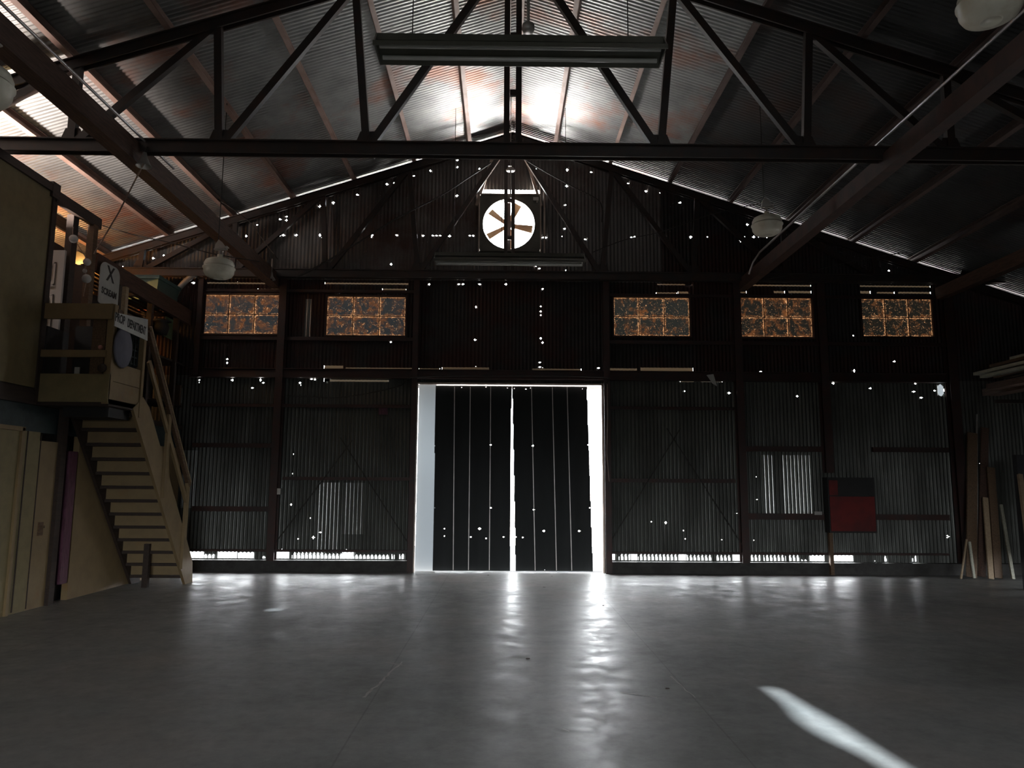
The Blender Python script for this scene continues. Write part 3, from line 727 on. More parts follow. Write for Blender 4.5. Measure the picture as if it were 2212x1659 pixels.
def dX(px, py): return PXY(px, py, YD)[0]
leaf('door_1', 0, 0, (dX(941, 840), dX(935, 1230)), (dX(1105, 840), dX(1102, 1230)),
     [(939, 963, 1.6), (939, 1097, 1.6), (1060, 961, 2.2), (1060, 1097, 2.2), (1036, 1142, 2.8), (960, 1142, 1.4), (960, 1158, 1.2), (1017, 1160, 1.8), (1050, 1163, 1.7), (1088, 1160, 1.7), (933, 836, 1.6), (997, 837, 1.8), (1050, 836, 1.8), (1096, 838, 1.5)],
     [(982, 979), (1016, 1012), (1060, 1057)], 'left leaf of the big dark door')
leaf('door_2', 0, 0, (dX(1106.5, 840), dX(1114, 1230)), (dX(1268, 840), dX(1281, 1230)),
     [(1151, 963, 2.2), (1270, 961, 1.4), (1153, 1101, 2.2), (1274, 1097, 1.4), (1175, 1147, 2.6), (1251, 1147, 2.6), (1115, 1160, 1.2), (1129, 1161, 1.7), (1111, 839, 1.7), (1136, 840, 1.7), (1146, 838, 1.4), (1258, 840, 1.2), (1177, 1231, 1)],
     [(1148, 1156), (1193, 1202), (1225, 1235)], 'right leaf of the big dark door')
# plastic sheet left of the left leaf
b = MB(); b.add([(dxl, YD + .03, .0), (dX(938, 1230) + .01, YD + .03, 0), (dX(941, 840) + .01, YD + .03, DT), (dxl, YD + .03, DT)], [(0, 1, 2, 3)])
tag(b.build('plastic_curtain', 'sheet'), 'pale blue-white plastic sheet hanging left of the dark door leaves', 'curtain')
# door frame
b = MB()
b.box((dxl - .02, YW - .07, 0), (dxl, YW + .04, DT + .01)); b.box((dxr, YW - .07, 0), (dxr + .03, YW + .04, DT + .01)); b.bar((dxl, YW - .03, DT + .005), (dxr + .03, YW - .03, DT + .005), .08, .03)
struct(b.build('trim_4', 'bright_edge'), 'bare steel frame of the big door')
# door track / cable over the header
pipe([PXY3 for PXY3 in cable([at(p, q, Y=YW - .2) for p, q in ((620, 855), (740, 858), (860, 835), (900, 815), (1106, 812), (1300, 815), (1310, 828))])], .008, 'cable', 'thin cable draped along the header above the big door', 'cable', 'cable')
pipe([at(p, q, Y=YW - .2) for p, q in ((1312, 830), (1313, 900), (1311, 980), (1316, 1040))], .007, 'cable', 'thin pale cord hanging beside the right jamb of the big door', 'cord', 'cord')

struct(STRIP_MB.build('trim_5', 'glow'), 'thin strips of daylight along the sheet laps')
# openings behind the strips: cut through the cladding so that real sky lights them (see holes list)

# ------------------------------------------------------------------ pendant drum lamps
def drum_lamp(px, py, Y, R, lab, rod=True):
    c = at(px, py, Y=Y); root = thing('drum_lamp', lab, 'lamp', (c.x, c.y, c.z - R * .62), 'round ivory drum lamps')
    b = MB(); k = R
    b.lathe(c, [(0, -.60 * k), (.30 * k, -.60 * k), (.32 * k, -.64 * k), (.36 * k, -.60 * k), (.62 * k, -.56 * k), (.84 * k, -.44 * k), (.95 * k, -.24 * k), (.975 * k, 0), (1.03 * k, .06 * k), (1.03 * k, .10 * k), (.97 * k, .14 * k)], 36)
    b.build('lower_bowl', 'lampbody', root)
    b = MB(); b.lathe(c, [(.95 * k, .17 * k), (.96 * k, .34 * k), (.86 * k, .56 * k), (.62 * k, .68 * k), (.2 * k, .72 * k), (.16 * k, .8 * k), (.16 * k, 1.0 * k), (0, 1.0 * k)], 36); b.build('upper_housing', 'lampbody', root)
    b = MB(); b.tube([c + Vector((0, 0, .95 * k)), c + Vector((0, 0, 1.35 * k))], .05 * k + .006, 8); b.tube([c + Vector((.1 * k, .03, .7 * k)), c + Vector((.1 * k, .03, 1.3 * k))], .04 * k + .003, 8)
    b.build('stem', 'lampmetal', root)
    b = MB(); cc = c + Vector((0, 0, 1.3 * k))
    b.prism([cc + Vector((-.36 * k, -.02, 0)), cc + Vector((.5 * k, -.02, 0)), cc + Vector((.5 * k, -.02, .05 * k)), cc + Vector((.12 * k, -.02, .55 * k)), cc + Vector((-.1 * k, -.02, .72 * k)), cc + Vector((-.3 * k, -.02, .4 * k))], (0, .02, 0))
    b.prism([cc + Vector((-.36 * k, -.2 * k, 0)), cc + Vector((.5 * k, -.2 * k, .04)), cc + Vector((.5 * k, .2 * k, .04)), cc + Vector((-.36 * k, .2 * k, 0))], (0, 0, .012))
    b.build('bracket', 'lampmetal', root)
    b = MB(); b.tube([cc + Vector((-.03, 0, .6 * k)), Vector((c.x - .03, c.y, zroof(c.x - .03) - .02))], .006, 6); b.build('hanger_rod', 'cable', root)
    return root
drum_lamp(473, 582, 9.75, .205, 'round ivory drum lamp hanging at left in front of the leftmost window')
drum_lamp(1657, 489, 9.75, .205, 'grey round drum lamp hanging at right across the bright rake line')
drum_lamp(2138, 10, 4.75, .205, 'large-looking ivory drum lamp cut by the top right edge')
drum_lamp(-46, 185, 4.7, .205, 'ivory drum lamp barely showing at the left edge of the picture')
# small lamp by the king post
c = at(1141, 60, Y=7.5); root = thing('pendant_lamp', 'small white pendant lamp on a stem just above the near fluorescent fixture', 'lamp', (c.x, c.y, c.z - .06))
b = MB(); b.lathe(c, [(0, -.045), (.055, -.045), (.07, -.02), (.068, .03), (.055, .045), (0, .05)], 20); b.build('lamp_shade', 'lampmetal', root)
b = MB(); b.tube([c + Vector((0, 0, .04)), Vector((c.x, c.y, zroof(c.x) - .02))], .018, 8); b.build('stem', 'lampmetal', root)
c = at(1103, 367, Y=11.75); root = thing('pendant_lamp', 'small round pendant cap on a thin rod just above the exhaust fan', 'lamp', (c.x, c.y, c.z - .02))
b = MB(); b.lathe(c, [(0, -.02), (.075, -.015), (.08, 0), (.05, .03), (0, .035)], 20); b.build('lamp_shade', 'lampmetal', root)
b = MB(); b.tube([c, at(1103, 428, Y=11.75)], .012, 8); b.tube([c, Vector((c.x, c.y, zroof(c.x) - .02))], .006, 6); b.build('stem', 'lampmetal', root)
c = at(311, 352, Y=7.8); root = thing('pendant_lamp', 'small shaded lamp under the near truss at left, its cord slanting down', 'lamp', (c.x, c.y, c.z - .06))
b = MB(); b.lathe(c, [(.085, -.04), (.06, 0), (.035, .06), (.02, .12), (0, .12)], 20); b.build('lamp_shade', 'lampmetal', root)
b = MB(); b.tube([c + Vector((0, 0, .1)), Vector((c.x, 7.85, 5.2))], .012, 8); b.build('stem', 'cable', root)
b = MB(); b.tube([c + Vector((0, 0, -.0)), at(255, 462, Y=8.6), at(203, 548, Y=9.55)], .009, 6); b.build('cord', 'cord', root)
c = at(586, 600, Y=12.6); root = thing('pendant_lamp', 'small grey bell-shaped lamp at the far end of the left overhead beam', 'lamp', (c.x, c.y, c.z - .06))
b = MB(); b.lathe(c, [(.075, -.035), (.06, -.01), (.03, .03), (.018, .1), (0, .1)], 20); b.build('lamp_shade', 'lampmetal', root)
b = MB(); b.tube([c + Vector((0, 0, .08)), Vector((c.x, c.y, 5.4))], .01, 8); b.build('stem', 'lampmetal', root)

# ------------------------------------------------------------------ fluorescent fixtures
def fluoro(px, py, Y, lab, ln=2.44):
    c = at(px, py, Y=Y); root = thing('fluorescent_fixture', lab, 'light fixture', (c.x, c.y, c.z), 'fluorescent fixtures'); h = ln / 2
    b = MB(); b.box((c.x - h, c.y - .06, c.z + .0), (c.x + h, c.y + .06, c.z + .06)); b.build('ballast_housing', 'fixture', root)
    for s_, nm in ((-1, 'reflector'), (1, 'reflector')):
        b = MB(); b.add([(c.x - h, c.y + s_ * .02, c.z), (c.x + h, c.y + s_ * .02, c.z), (c.x + h, c.y + s_ * .17, c.z - .09), (c.x - h, c.y + s_ * .17, c.z - .09),
                         (c.x - h, c.y + s_ * .02, c.z + .01), (c.x + h, c.y + s_ * .02, c.z + .01), (c.x + h, c.y + s_ * .178, c.z - .088), (c.x - h, c.y + s_ * .178, c.z - .088)],
                        [(0, 1, 2, 3), (4, 5, 6, 7), (3, 2, 6, 7), (0, 3, 7, 4), (1, 2, 6, 5)]); b.build(nm, 'fixture', root)
    b = MB(); b.box((c.x - h, c.y - .185, c.z - .125), (c.x + h, c.y - .17, c.z - .085)); b.build('front_lip', 'fixture', root)
    for s_ in (-1, 1):
        b = MB(); b.tube([(c.x - h + .04, c.y + s_ * .085, c.z - .075), (c.x + h - .04, c.y + s_ * .085, c.z - .075)], .019, 12); b.build('tube', 'tube', root)
        b = MB(); b.prism([(c.x + s_ * (h - .012), c.y - .17, c.z - .09), (c.x + s_ * (h - .012), c.y + .17, c.z - .09), (c.x + s_ * (h - .012), c.y + .06, c.z + .06), (c.x + s_ * (h - .012), c.y - .06, c.z + .06)], (.012 * s_, 0, 0)); b.build('end_cap', 'fixture', root)
        b = MB(); xx = c.x + s_ * (h - .3); b.tube([(xx, c.y, c.z + .05), (xx, c.y, zroof(xx) - .02)], .005, 6); b.build('hanger_wire', 'cable', root)
    return root
fluoro(1124, 98, 5.86, 'long olive fluorescent fixture hanging near the top centre, the nearer one')
fluoro(1101, 556, 11.7, 'long dark fluorescent fixture hanging below the exhaust fan, the farther one')

# ------------------------------------------------------------------ cables and rods
pipe(cable([at(p, q, Y=12.7) for p, q in ((1060, 352), (1010, 385), (950, 424), (860, 470), (780, 520), (700, 568), (640, 600))]), .016, 'cable', 'thick cable swagging down left from the roof peak past the fan', 'cable', 'cable')
pipe(cable([at(p, q, Y=12.7) for p, q in ((1135, 345), (1180, 372), (1240, 405), (1295, 436), (1300, 480))]), .013, 'cable', 'short dark cable slanting down right from the roof peak', 'cable', 'cable')
pipe(cable([at(p, q, Y=11.0) for p, q in ((1280, 545), (1350, 518), (1430, 500), (1540, 462), (1640, 440))]), .006, 'cable', 'thin wire rising right from the far fixture toward the right lamp', 'wire', 'cable')
pipe(cable([at(p, q, Y=10.3) for p, q in ((205, 482), (300, 510), (360, 522), (460, 548), (560, 565))]), .008, 'cable', 'black wire leaving the loft post toward the gable wall', 'wire', 'cable')
pipe(cable([at(p, q, Y=12.2) for p, q in ((470, 430), (500, 450), (540, 480), (570, 520), (600, 560))]), .007, 'cable', 'thin wire dropping from the near truss beside the left beam', 'wire', 'cable')
pipe(cable([at(p, q, Y=12.2) for p, q in ((1640, 605), (1740, 588), (1860, 560), (1960, 545))]), .006, 'cable', 'faint wire rising right above the fourth window', 'wire', 'cable')
RODK = [0]
def rod(a, b, lab):
    RODK[0] += 1; yr = YW - .075 - .03 * (RODK[0] % 2)
    m_ = MB(); m_.tube([at(*a, Y=yr), at(*b, Y=yr)], .009, 6); tag(m_.build('brace_rod', 'cable'), lab, 'rod', 'thin cross braces of the gable wall')
rod((592, 1176), (762, 950), 'thin dark brace rod rising right in the bay left of the big door')
rod((886, 1180), (735, 945), 'thin dark brace rod falling right toward the left jamb of the door')
rod((1318, 1172), (1470, 925), 'thin dark brace rod rising right from the right jamb of the door')
rod((1606, 1180), (1440, 925), 'thin dark brace rod falling right to the column left of the shiny sheets')

# small wall items
def wbox(px0, py0, px1, py1, d, name, m_, lab, cat, Y=YW - .09):
    a = at(px0, py1, Y=Y); c_ = at(px1, py0, Y=Y); b = MB(); b.box((a.x, Y - d, a.z), (c_.x, Y, c_.z))
    b.box((a.x + .01, Y - d - .004, a.z + .01), (c_.x - .01, Y - d, c_.z - .01)); return tag(b.build(name, m_), lab, cat)
wbox(600, 1055, 608, 1068, .05, 'switch_box', 'lampmetal', 'small grey switch box on the column left of the door bay', 'switch box', YW - .2)
wbox(1758, 1105, 1773, 1112, .05, 'outlet_box', 'lampmetal', 'small pale outlet box on the girt left of the red cabinet', 'outlet', YW - .1)
wbox(819, 880, 838, 896, .06, 'junction_box', 'purple', 'small purple-brown junction box under the girt left of the door top', 'junction box', YW - .005)
b = MB(); P_ = [at(p, q, Y=YW - .2) for p, q in ((1527, 810), (1541, 808), (1549, 834), (1540, 828))]; b.prism(P_, (0, .03, 0))
tag(b.build('cloth_scrap', 'dimwhite'), 'pale triangular scrap hanging from the header between the third and fourth windows', 'scrap')
# red cabinet
a = at(1786, 1150, Y=YW - .15); c_ = at(1880, 1032, Y=YW - .15); root = thing('wall_cabinet', 'dark red metal cabinet mounted on the gable wall at the right', 'cabinet', ((a.x + c_.x) / 2, YW - .1, a.z))
b = MB(); b.box((a.x, YW - .28, a.z), (c_.x, YW - .1, c_.z)); b.build('body', 'black', root)
b = MB(); b.box((a.x + .02, YW - .295, a.z + .03), (c_.x - .02, YW - .28, a.z + .62)); b.build('lower_door', 'red', root)
b = MB(); b.box((a.x + .02, YW - .292, a.z + .64), (a.x + .17, YW - .28, c_.z - .05)); b.build('upper_door', 'red', root)
b = MB(); b.box((a.x + .02, YW - .20, .0), (a.x + .08, YW - .13, a.z)); b.build('leg', 'brownwood', root)

# ------------------------------------------------------------------ the cabin (office box) on the left
XC = -5.62
cabin = thing('loft_cabin', 'two-storey olive plywood cabin with open top along the left side', 'cabin', (XC, 6, 0))
b = MB(); b.box((XC - .08, YB + 1, 2.62), (XC, 8.85, 5.06)); b.build('upper_wall', 'ply', cabin)
b = MB(); b.box((XC - .10, YB + 1, 5.06), (XC + .03, 8.93, 5.16)); b.box((XC - .1, 8.80, 5.0), (XC + .035, 8.95, 5.19)); b.build('top_rail', 'darkwood', cabin)
b = MB(); b.box((XC - .1, 8.85, 2.45), (XC + .02, 8.94, 5.06)); b.build('corner_post', 'darkwood', cabin)
b = MB(); b.box((-HW + .02, 8.78, 2.62), (XC - .08, 8.85, 4.72)); b.build('end_partition', 'ply', cabin)
b = MB(); b.box((XC - 3.9, YB + 1, 2.42), (XC - .02, 8.88, 2.62)); b.box((XC - .06, YB + 1, 2.42), (XC + .015, 8.9, 2.60)); b.build('loft_floor', 'darkwood', cabin)
b = MB(); b.box((XC - .08, YB + 1, 0), (XC, 9.05, 2.10)); b.build('lower_wall', 'ply', cabin)
b = MB(); b.box((XC - .12, YB + 1, 2.10), (XC - .04, YW - .16, 2.42)); b.build('dark_frieze', 'tealdark', cabin)
# lower storey seams, trims
b = MB()
for yy, w in ((8.71, .05),): b.box((XC, yy - w / 2 - .02, 0), (XC + .03, yy + w / 2 - .02, 2.13))
b.box((XC, YB + 1, 2.09), (XC + .03, 8.72, 2.14)); b.build('door_casing', 'yellow', cabin)
b = MB(); b.box((XC, 8.80, .02), (XC + .008, 8.815, 2.1)); b.box((XC, 9.06, .02), (XC + .008, 9.07, 2.08)); b.build('panel_seam', 'darkwood', cabin)
b = MB(); b.box((XC, 9.16, .86), (XC + .02, 9.24, 1.02)); b.box((XC, 9.2, .95), (XC + .05, 9.22, .98)); b.build('door_latch', 'brownwood', cabin)
b = MB(); b.box((XC - .08, 9.05, 0), (XC + .0, 9.42, 2.0)); b.build('yellow_door', 'yellow', cabin)
b = MB(); b.box((XC - .2, 9.36, 0), (XC - .12, 9.98, 2.42)); b.build('recess_shade_panel', 'black', cabin)  # black panel paints the recess dark and closes a light leak
b = MB(); b.box((XC - .02, 9.42, 0), (XC + .05, 9.53, 2.42)); b.build('dark_post', 'darkwood', cabin)
b = MB(); b.box((XC - .16, 9.68, .22), (XC + .02, 9.84, 1.9)); b.build('purple_post', 'purple', cabin)
b = MB(); b.box((XC - .08, 9.90, 0), (XC, YW - .2, 2.10)); b.build('end_wall', 'yellow', cabin)
b = MB(); b.box((XC - 2.6, 9.74, 2.42), (XC, YW - .2, 2.5)); b.build('deck', 'darkwood', cabin)
# upper framing behind the landing
zt = 5.04
b = MB(); b.bar((XC, 8.9, zt), (XC, 9.93, zt), .06, .15); b.build('top_plate', 'darkwood', cabin)
b = MB(); b.box((XC - .35, 8.96, 4.86), (XC - .31, 9.9, 5.02)); b.build('inner_plate', 'brownwood', cabin)
b = MB(); b.box((XC - .12, 9.38, 2.5), (XC - .03, 9.5, 4.98)); b.build('stud', 'darkwood', cabin)
b = MB(); b.box((XC - .05, 9.74, 2.5), (XC + .04, 9.84, 4.98)); b.build('stud', 'brownwood', cabin)
b = MB(); b.bar((XC - .4, 8.95, 4.62), (XC - .4, 9.9, 4.6), .05, .12); b.build('cross_rail', 'darkwood', cabin)
b = MB(); b.box((XC - .9, 9.86, 2.5), (XC - .12, 9.9, 4.4)); b.build('back_panel', 'darkwood', cabin)
# sloping fascia beam running from the landing to the gable wall
p0 = Vector((XC + .0, 9.9, 4.50)); p1 = Vector((XC + .0, YW - .2, 4.42))
beam = MB(); beam.bar(p0, p1, .06, .26); beam.build('fascia_beam', 'timber', cabin)
for k in range(10):   # slatted loft deck
    b = MB(); xx = XC - .1 - k * .125; b.box((xx - .033, 10.0, 4.492), (xx + .033, YW - .2, 4.50)); b.build('deck_slat', 'darkwood', cabin)
for yy in (10.02, 11.5, 12.9):
    b = MB(); b.box((XC - 1.3, yy, 4.43), (XC - .03, yy + .05, 4.492)); b.build('deck_joist', 'darkwood', cabin)
b = MB(); b.box((XC - 1.6, 10.2, 4.74), (XC - .42, 11.8, 4.76)); b.box((XC - 1.6, 10.2, 4.5), (XC - 1.58, 11.8, 4.74)); b.build('slat_glow_board', 'palewood', cabin)  # added board, catches the added light so the slat gaps glow
for yy in (10.55, 11.55, 12.5):
    b = MB(); b.box((XC - .06, yy, 2.5), (XC + .02, yy + .07, 4.4)); b.build('loft_post', 'darkwood', cabin)
b = MB(); b.box((XC - .6, 9.9, 2.5), (XC - .56, YW - .2, 4.3)); b.build('dark_backing', 'black', cabin)
# white panelled door standing ajar on the landing
a = at(88, 806, Y=9.3); c_ = at(142, 541, Y=9.3)
wd = thing('panel_door', 'white panelled door standing ajar at the top of the stairs behind the railing', 'door', (a.x, 9.3, 2.5))
x0_, x1_ = c_.x - .78, c_.x; z0_, z1_ = 2.5, c_.z
b = MB(); b.box((x0_, 9.29, z0_), (x1_, 9.325, z1_)); b.build('door_slab', 'white', wd)
for cxx in (x0_ + .1, x1_ - .33):
    for za_, zb_ in ((.12, .70), (.82, 1.38), (1.5, 1.80)):
        p = MB(); xx0, xx1, zz0, zz1 = cxx, cxx + .23, z0_ + za_, z0_ + zb_; w = .018
        p.box((xx0, 9.278, zz0), (xx1, 9.292, zz0 + w)); p.box((xx0, 9.278, zz1 - w), (xx1, 9.292, zz1)); p.box((xx0, 9.278, zz0), (xx0 + w, 9.292, zz1)); p.box((xx1 - w, 9.278, zz0), (xx1, 9.292, zz1))
        p.box((xx0 + .045, 9.281, zz0 + .045), (xx1 - .045, 9.292, zz1 - .045)); p.build('raised_panel', 'white', wd)
kb = at(104, 622, Y=9.28); b = MB(); b.lathe((kb.x, 9.272, kb.z), [(0, -.03), (.018, -.028), (.02, 0)], 14, axis='Y'); b.build('door_knob', 'black', wd)

# ------------------------------------------------------------------ landing with railing, stairs
XL = -4.76; YL0 = 8.92; YL1 = 9.72
land = thing('stair_landing', 'yellow boarded landing box with railing at the top of the stairs', 'landing', (XL, YL0, 2.4))
def frontZ(py): return at(160, py, Y=YL0).z
b = MB(); b.box((XC, YL0, 2.42), (XL, YL1, 2.50)); b.build('floor_boards', 'darkwood', land)
b = MB(); b.box((XC + .03, YL0 - .03, 2.46), (XL, YL0, frontZ(808))); b.build('front_board', 'ply', land)
b = MB(); b.box((XC + .0, YL0 - .045, frontZ(690)), (XL - .02, YL0, frontZ(657))); b.build('top_rail', 'yellow', land)
b = MB(); b.box((XC + .0, YL0 - .045, frontZ(772)), (XL - .06, YL0, frontZ(757))); b.build('mid_rail', 'yellow', land)
b = MB(); b.box((XL - .28, YL0 + .03, 2.5), (XL - .12, YL0 + .05, frontZ(684))); b.build('inner_board', 'brownwood', land)
b = MB(); b.box((XL - .08, YL0 - .02, 2.44), (XL, YL0 + .06, frontZ(657))); b.build('newel_post', 'yellow', land)
b = MB(); b.box((XL - .03, YL0 + .06, 2.44), (XL, YL1 - .06, 2.72)); b.box((XL - .03, YL0 + .06, 2.725), (XL, YL1 - .06, 2.96)); b.build('side_board', 'yellow', land)
b = MB(); b.box((XL - .06, YL1 - .08, 2.34), (XL + .02, YL1 - .02, 3.62)); b.build('newel_post', 'yellow', land)
b = MB(); b.box((XL - .06, YL0 + .05, 3.56), (XL + .01, YL1, 3.62)); b.build('side_rail', 'brownwood', land)
a = at(243, 690, X=XL + .02)
b = MB(); b.box((XL - .02, YL0 + .14, 3.58), (XL + .03, YL0 + .21, 3.93)); b.build('post_top', 'palewood', land)
b = MB(); b.box((XC + .2, YL0 + .2, 2.30), (XL - .1, YL1 - .1, 2.42)); b.build('joists', 'black', land)
b = MB(); b.box((XC + .0, YL0 + .05, 2.5), (XC + .02, YL0 + .5, 3.4)); b.build('dark_infill', 'black', land)
b = MB(); b.box((XL - .72, YL0 + .42, 2.72), (XL - .3, YL0 + .46, 3.48)); b.build('dark_screen', 'black', land)

st = thing('staircase', 'steep open yellow staircase with dark treads going down from the landing', 'staircase', (-5.16, 11.5, 0))
NT = 13; yA, zA, yB, zB = 9.62, 2.45, 11.50, .0
for k in range(NT):
    u = k / (NT - 1); y_ = 9.70 + (11.44 - 9.70) * u; z_ = 2.38 - (2.38 - .12) * u
    b = MB(); b.box((XC + .02, y_ - .07, z_ - .02), (XL - .03, y_ + .13, z_ + .02)); b.build('tread', 'darkwood', st)
    if k < NT - 1:
        b = MB(); b.box((XC + .04, y_ + .10, z_ - .165), (XL - .04, y_ + .115, z_ - .02)); b.build('riser', 'yellow', st)
def stringer(x, m_):
    P_ = [(x, 9.50, 2.44), (x, 9.74, 2.62), (x, 9.93, 2.5), (x, 11.48, .55), (x, 11.66, .30), (x, 11.70, .0), (x, 11.44, .0)]
    b = MB(); b.prism(P_, (-.04, 0, 0)); b.build('stringer', m_, st)
stringer(XL + .01, 'yellow'); stringer(XC + .07, 'darkwood')
def rail(a, b_, w, h, nm, m_): b = MB(); b.bar(a, b_, w, h, (1, 0, 0)); b.build(nm, m_, st)
rail((XL + .03, 9.72, 3.50), (XL + .03, 11.30, 1.46), .05, .07, 'handrail', 'brownwood')
rail((XL + .05, 9.72, 3.56), (XL + .05, 11.30, 1.51), .03, .02, 'rail_cap', 'palewood')
rail((XL + .03, 9.78, 3.10), (XL + .03, 11.24, 1.22), .035, .07, 'mid_rail', 'yellow')
b = MB(); b.box((XL + .01, 10.44, 1.30), (XL + .05, 10.53, 2.46)); b.build('baluster', 'yellow', st)
b = MB(); b.box((XL + .01, 11.20, .25), (XL + .05, 11.29, 1.50)); b.build('baluster', 'yellow', st)
b = MB(); b.box((-5.22, 11.05, 0), (-5.14, 11.12, .62)); b.build('support_post', 'darkwood', st)

# ------------------------------------------------------------------ signs
def text_mesh(s, size, mat_, parent, origin, ux, uz, name='lettering', bold=.0, squash=1.0):
    cu = bpy.data.curves.new(name, 'FONT'); cu.body = s; cu.size = size; cu.extrude = .0015; cu.align_x = 'CENTER'; cu.align_y = 'CENTER'; cu.offset = bold
    o = bpy.data.objects.new(name, cu); C.objects.link(o); dg = bpy.context.evaluated_depsgraph_get()
    me = bpy.data.meshes.new_from_object(o.evaluated_get(dg)); C.objects.unlink(o); bpy.data.objects.remove(o)
    ux = Vector(ux).normalized(); uz = Vector(uz).normalized(); n_ = ux.cross(uz); o0 = Vector(origin) - Vector(parent['_o'])
    for v in me.vertices: v.co = o0 + ux * (v.co.x * squash) + uz * v.co.y + n_ * v.co.z
    me.materials.clear(); me.materials.append(M[mat_]); ob = bpy.data.objects.new(name, me); C.objects.link(ob); ob.parent = parent; return ob
# X / SCREAM sign, rounded top corners, on the fascia
Q = [at(p, q, X=XC + .05) for p, q in ((213, 645), (252, 638), (251, 600), (243, 580), (222, 567), (213, 575))]
s_o = Q[0]; sg = thing('sign', 'white rounded sign with a black X and the word SCREAM beside the loft post', 'sign', tuple(Q[0]))
ya_, yb_ = Q[0].y, Q[1].y; zb_ = min(Q[0].z, Q[1].z) - .02
W_ = .52; yc = 9.98; x_s = XC + .07
a = at(211, 640, X=x_s); c_ = at(253, 655, X=x_s); top = at(232, 572, X=x_s)
def rr_poly(y0, y1, z0, z1, r, xx):
    pts = []
    for cy_, cz_, a0 in ((y1 - r, z1 - r, 0), (y0 + r, z1 - r, 90), (y0 + .04, z0 + .04, 180), (y1 - .04, z0 + .04, 270)):
        r_ = r if a0 < 180 else .04
        for k in range(7):
            g = math.radians(a0 + 15 * k); pts.append((xx, cy_ + r_ * math.cos(g), cz_ + r_ * math.sin(g)))
    return pts
b = MB(); b.prism(rr_poly(a.y, c_.y, a.z - .08, top.z + .02, .13, x_s), (.012, 0, 0)); recalc(b.build('sign_board', 'dimwhite', sg))
mid = Vector((x_s + .0135, (a.y + c_.y) / 2, (a.z + top.z) / 2))
text_mesh('X', .30, 'text', sg, mid + Vector((0, 0, .12)), (0, 1, 0), (0, 0, 1), bold=.006, squash=.9)
text_mesh('SCREAM', .125, 'text', sg, mid + Vector((0, 0, -.14)), (0, 1, 0), (0, 0, 1), bold=.003, squash=.85)
# PROP DEPARTMENT sign on the landing rail (parallelogram slanting with the rail)
xs = XL + .05
c4 = [at(p, q, X=xs) for p, q in ((246, 704), (317, 736), (318, 690), (248, 675))]
sg = thing('sign', 'white sign reading PROP DEPARTMENT on the landing railing', 'sign', tuple(c4[0]))
b = MB(); b.prism(c4, (.01, 0, 0)); recalc(b.build('sign_board', 'dimwhite', sg))
mc = sum(c4, Vector()) / 4; ux = (c4[1] - c4[0]).normalized(); uz = Vector((0, 0, 1))
text_mesh('PROP', .15, 'text', sg, mc + Vector((.012, 0, 0)) - ux * .30 - uz * .0, ux, uz, bold=.003, squash=.62)
text_mesh('DEPARTMENT', .15, 'text', sg, mc + Vector((.012, 0, 0)) + ux * .12 - uz * .005, ux, uz, bold=.003, squash=.50)
# landing clutter
c = at(265, 752, X=XL + .03); b = MB(); b.lathe((0, 0, 0), [(0, .02), (.21, .02), (.22, 0), (.21, -.01), (0, -.01)], 28)
for i, v in enumerate(b.v): b.v[i] = (c.x + v[2], c.y + v[0] * .95, c.z + v[1] * 1.15)
tag(b.build('round_board', 'greyblue'), 'grey-blue round board hanging on the side of the landing', 'board')
b = MB()
for k in range(8): b.box((XL - .06, 9.0 + k * .09, 3.0), (XL - .045, 9.012 + k * .09, 3.52))
for k in range(6): b.box((XL - .07, 8.99, 3.02 + k * .09), (XL - .055, 9.66, 3.035 + k * .09))
b.box((XL - .12, 8.99, 3.0), (XL - .11, 9.66, 3.54))
tag(b.build('wire_panel', 'tealdark'), 'dark teal lattice panel behind the round board on the landing', 'panel')
for (p, q, r_, nm, m_, lab) in ((217, 750, .028, 'plastic_ball', 'pink', 'small pink ball on the mid rail of the landing'),):
    c = at(p, q, Y=YL0 - .02); b = MB(); b.lathe((c.x, c.y, c.z), [(r_ * math.sin(math.radians(a_)), -r_ * math.cos(math.radians(a_))) for a_ in range(0, 181, 20)], 14); tag(b.build(nm, m_), lab, 'ball')
c = at(221, 795, Y=YL0 - .03); b = MB(); b.lathe((c.x, c.y, c.z), [(0, -.02), (.05, -.02), (.055, 0), (0, .0)], 18, axis='Y'); tag(b.build('round_badge', 'darkwood'), 'dark brown round badge on the front board of the landing', 'badge')
for (a_, lab) in (((160, 793, 172, 806), 'small white paper behind the rail next to the panelled door'), ((193, 793, 213, 807), 'white square paper low behind the landing rail')):
    p_ = at(a_[0], a_[3], Y=9.1); q_ = at(a_[2], a_[1], Y=9.1); b = MB(); b.box((p_.x, 9.1, 2.505), (q_.x, 9.115, q_.z)); tag(b.build('paper_card', 'dimwhite'), lab, 'card')
# string of clear bulbs hanging on the posts
root = thing('bulb_string', 'string of clear glass bulbs hanging on the loft posts', 'string of bulbs', tuple(at(187, 560, Y=9.35)))
for (p, q, r_) in ((159, 516, .055), (188, 566, .05), (187, 602, .06), (183, 585, .03)):
    c = at(p, q, Y=9.3 if p < 170 else 9.62); b = MB(); b.lathe(c, [(r_ * math.sin(math.radians(a_)), -r_ * math.cos(math.radians(a_))) for a_ in range(0, 181, 15)], 16); b.build('bulb', 'clearglass', root)
b = MB(); b.tube(cable([at(158, 490, Y=9.3), at(159, 512, Y=9.3), at(175, 540, Y=9.5), at(187, 562, Y=9.6), at(184, 585, Y=9.6), at(187, 602, Y=9.6), at(180, 640, Y=9.6)]), .005, 6); b.build('wire', 'cord', root)
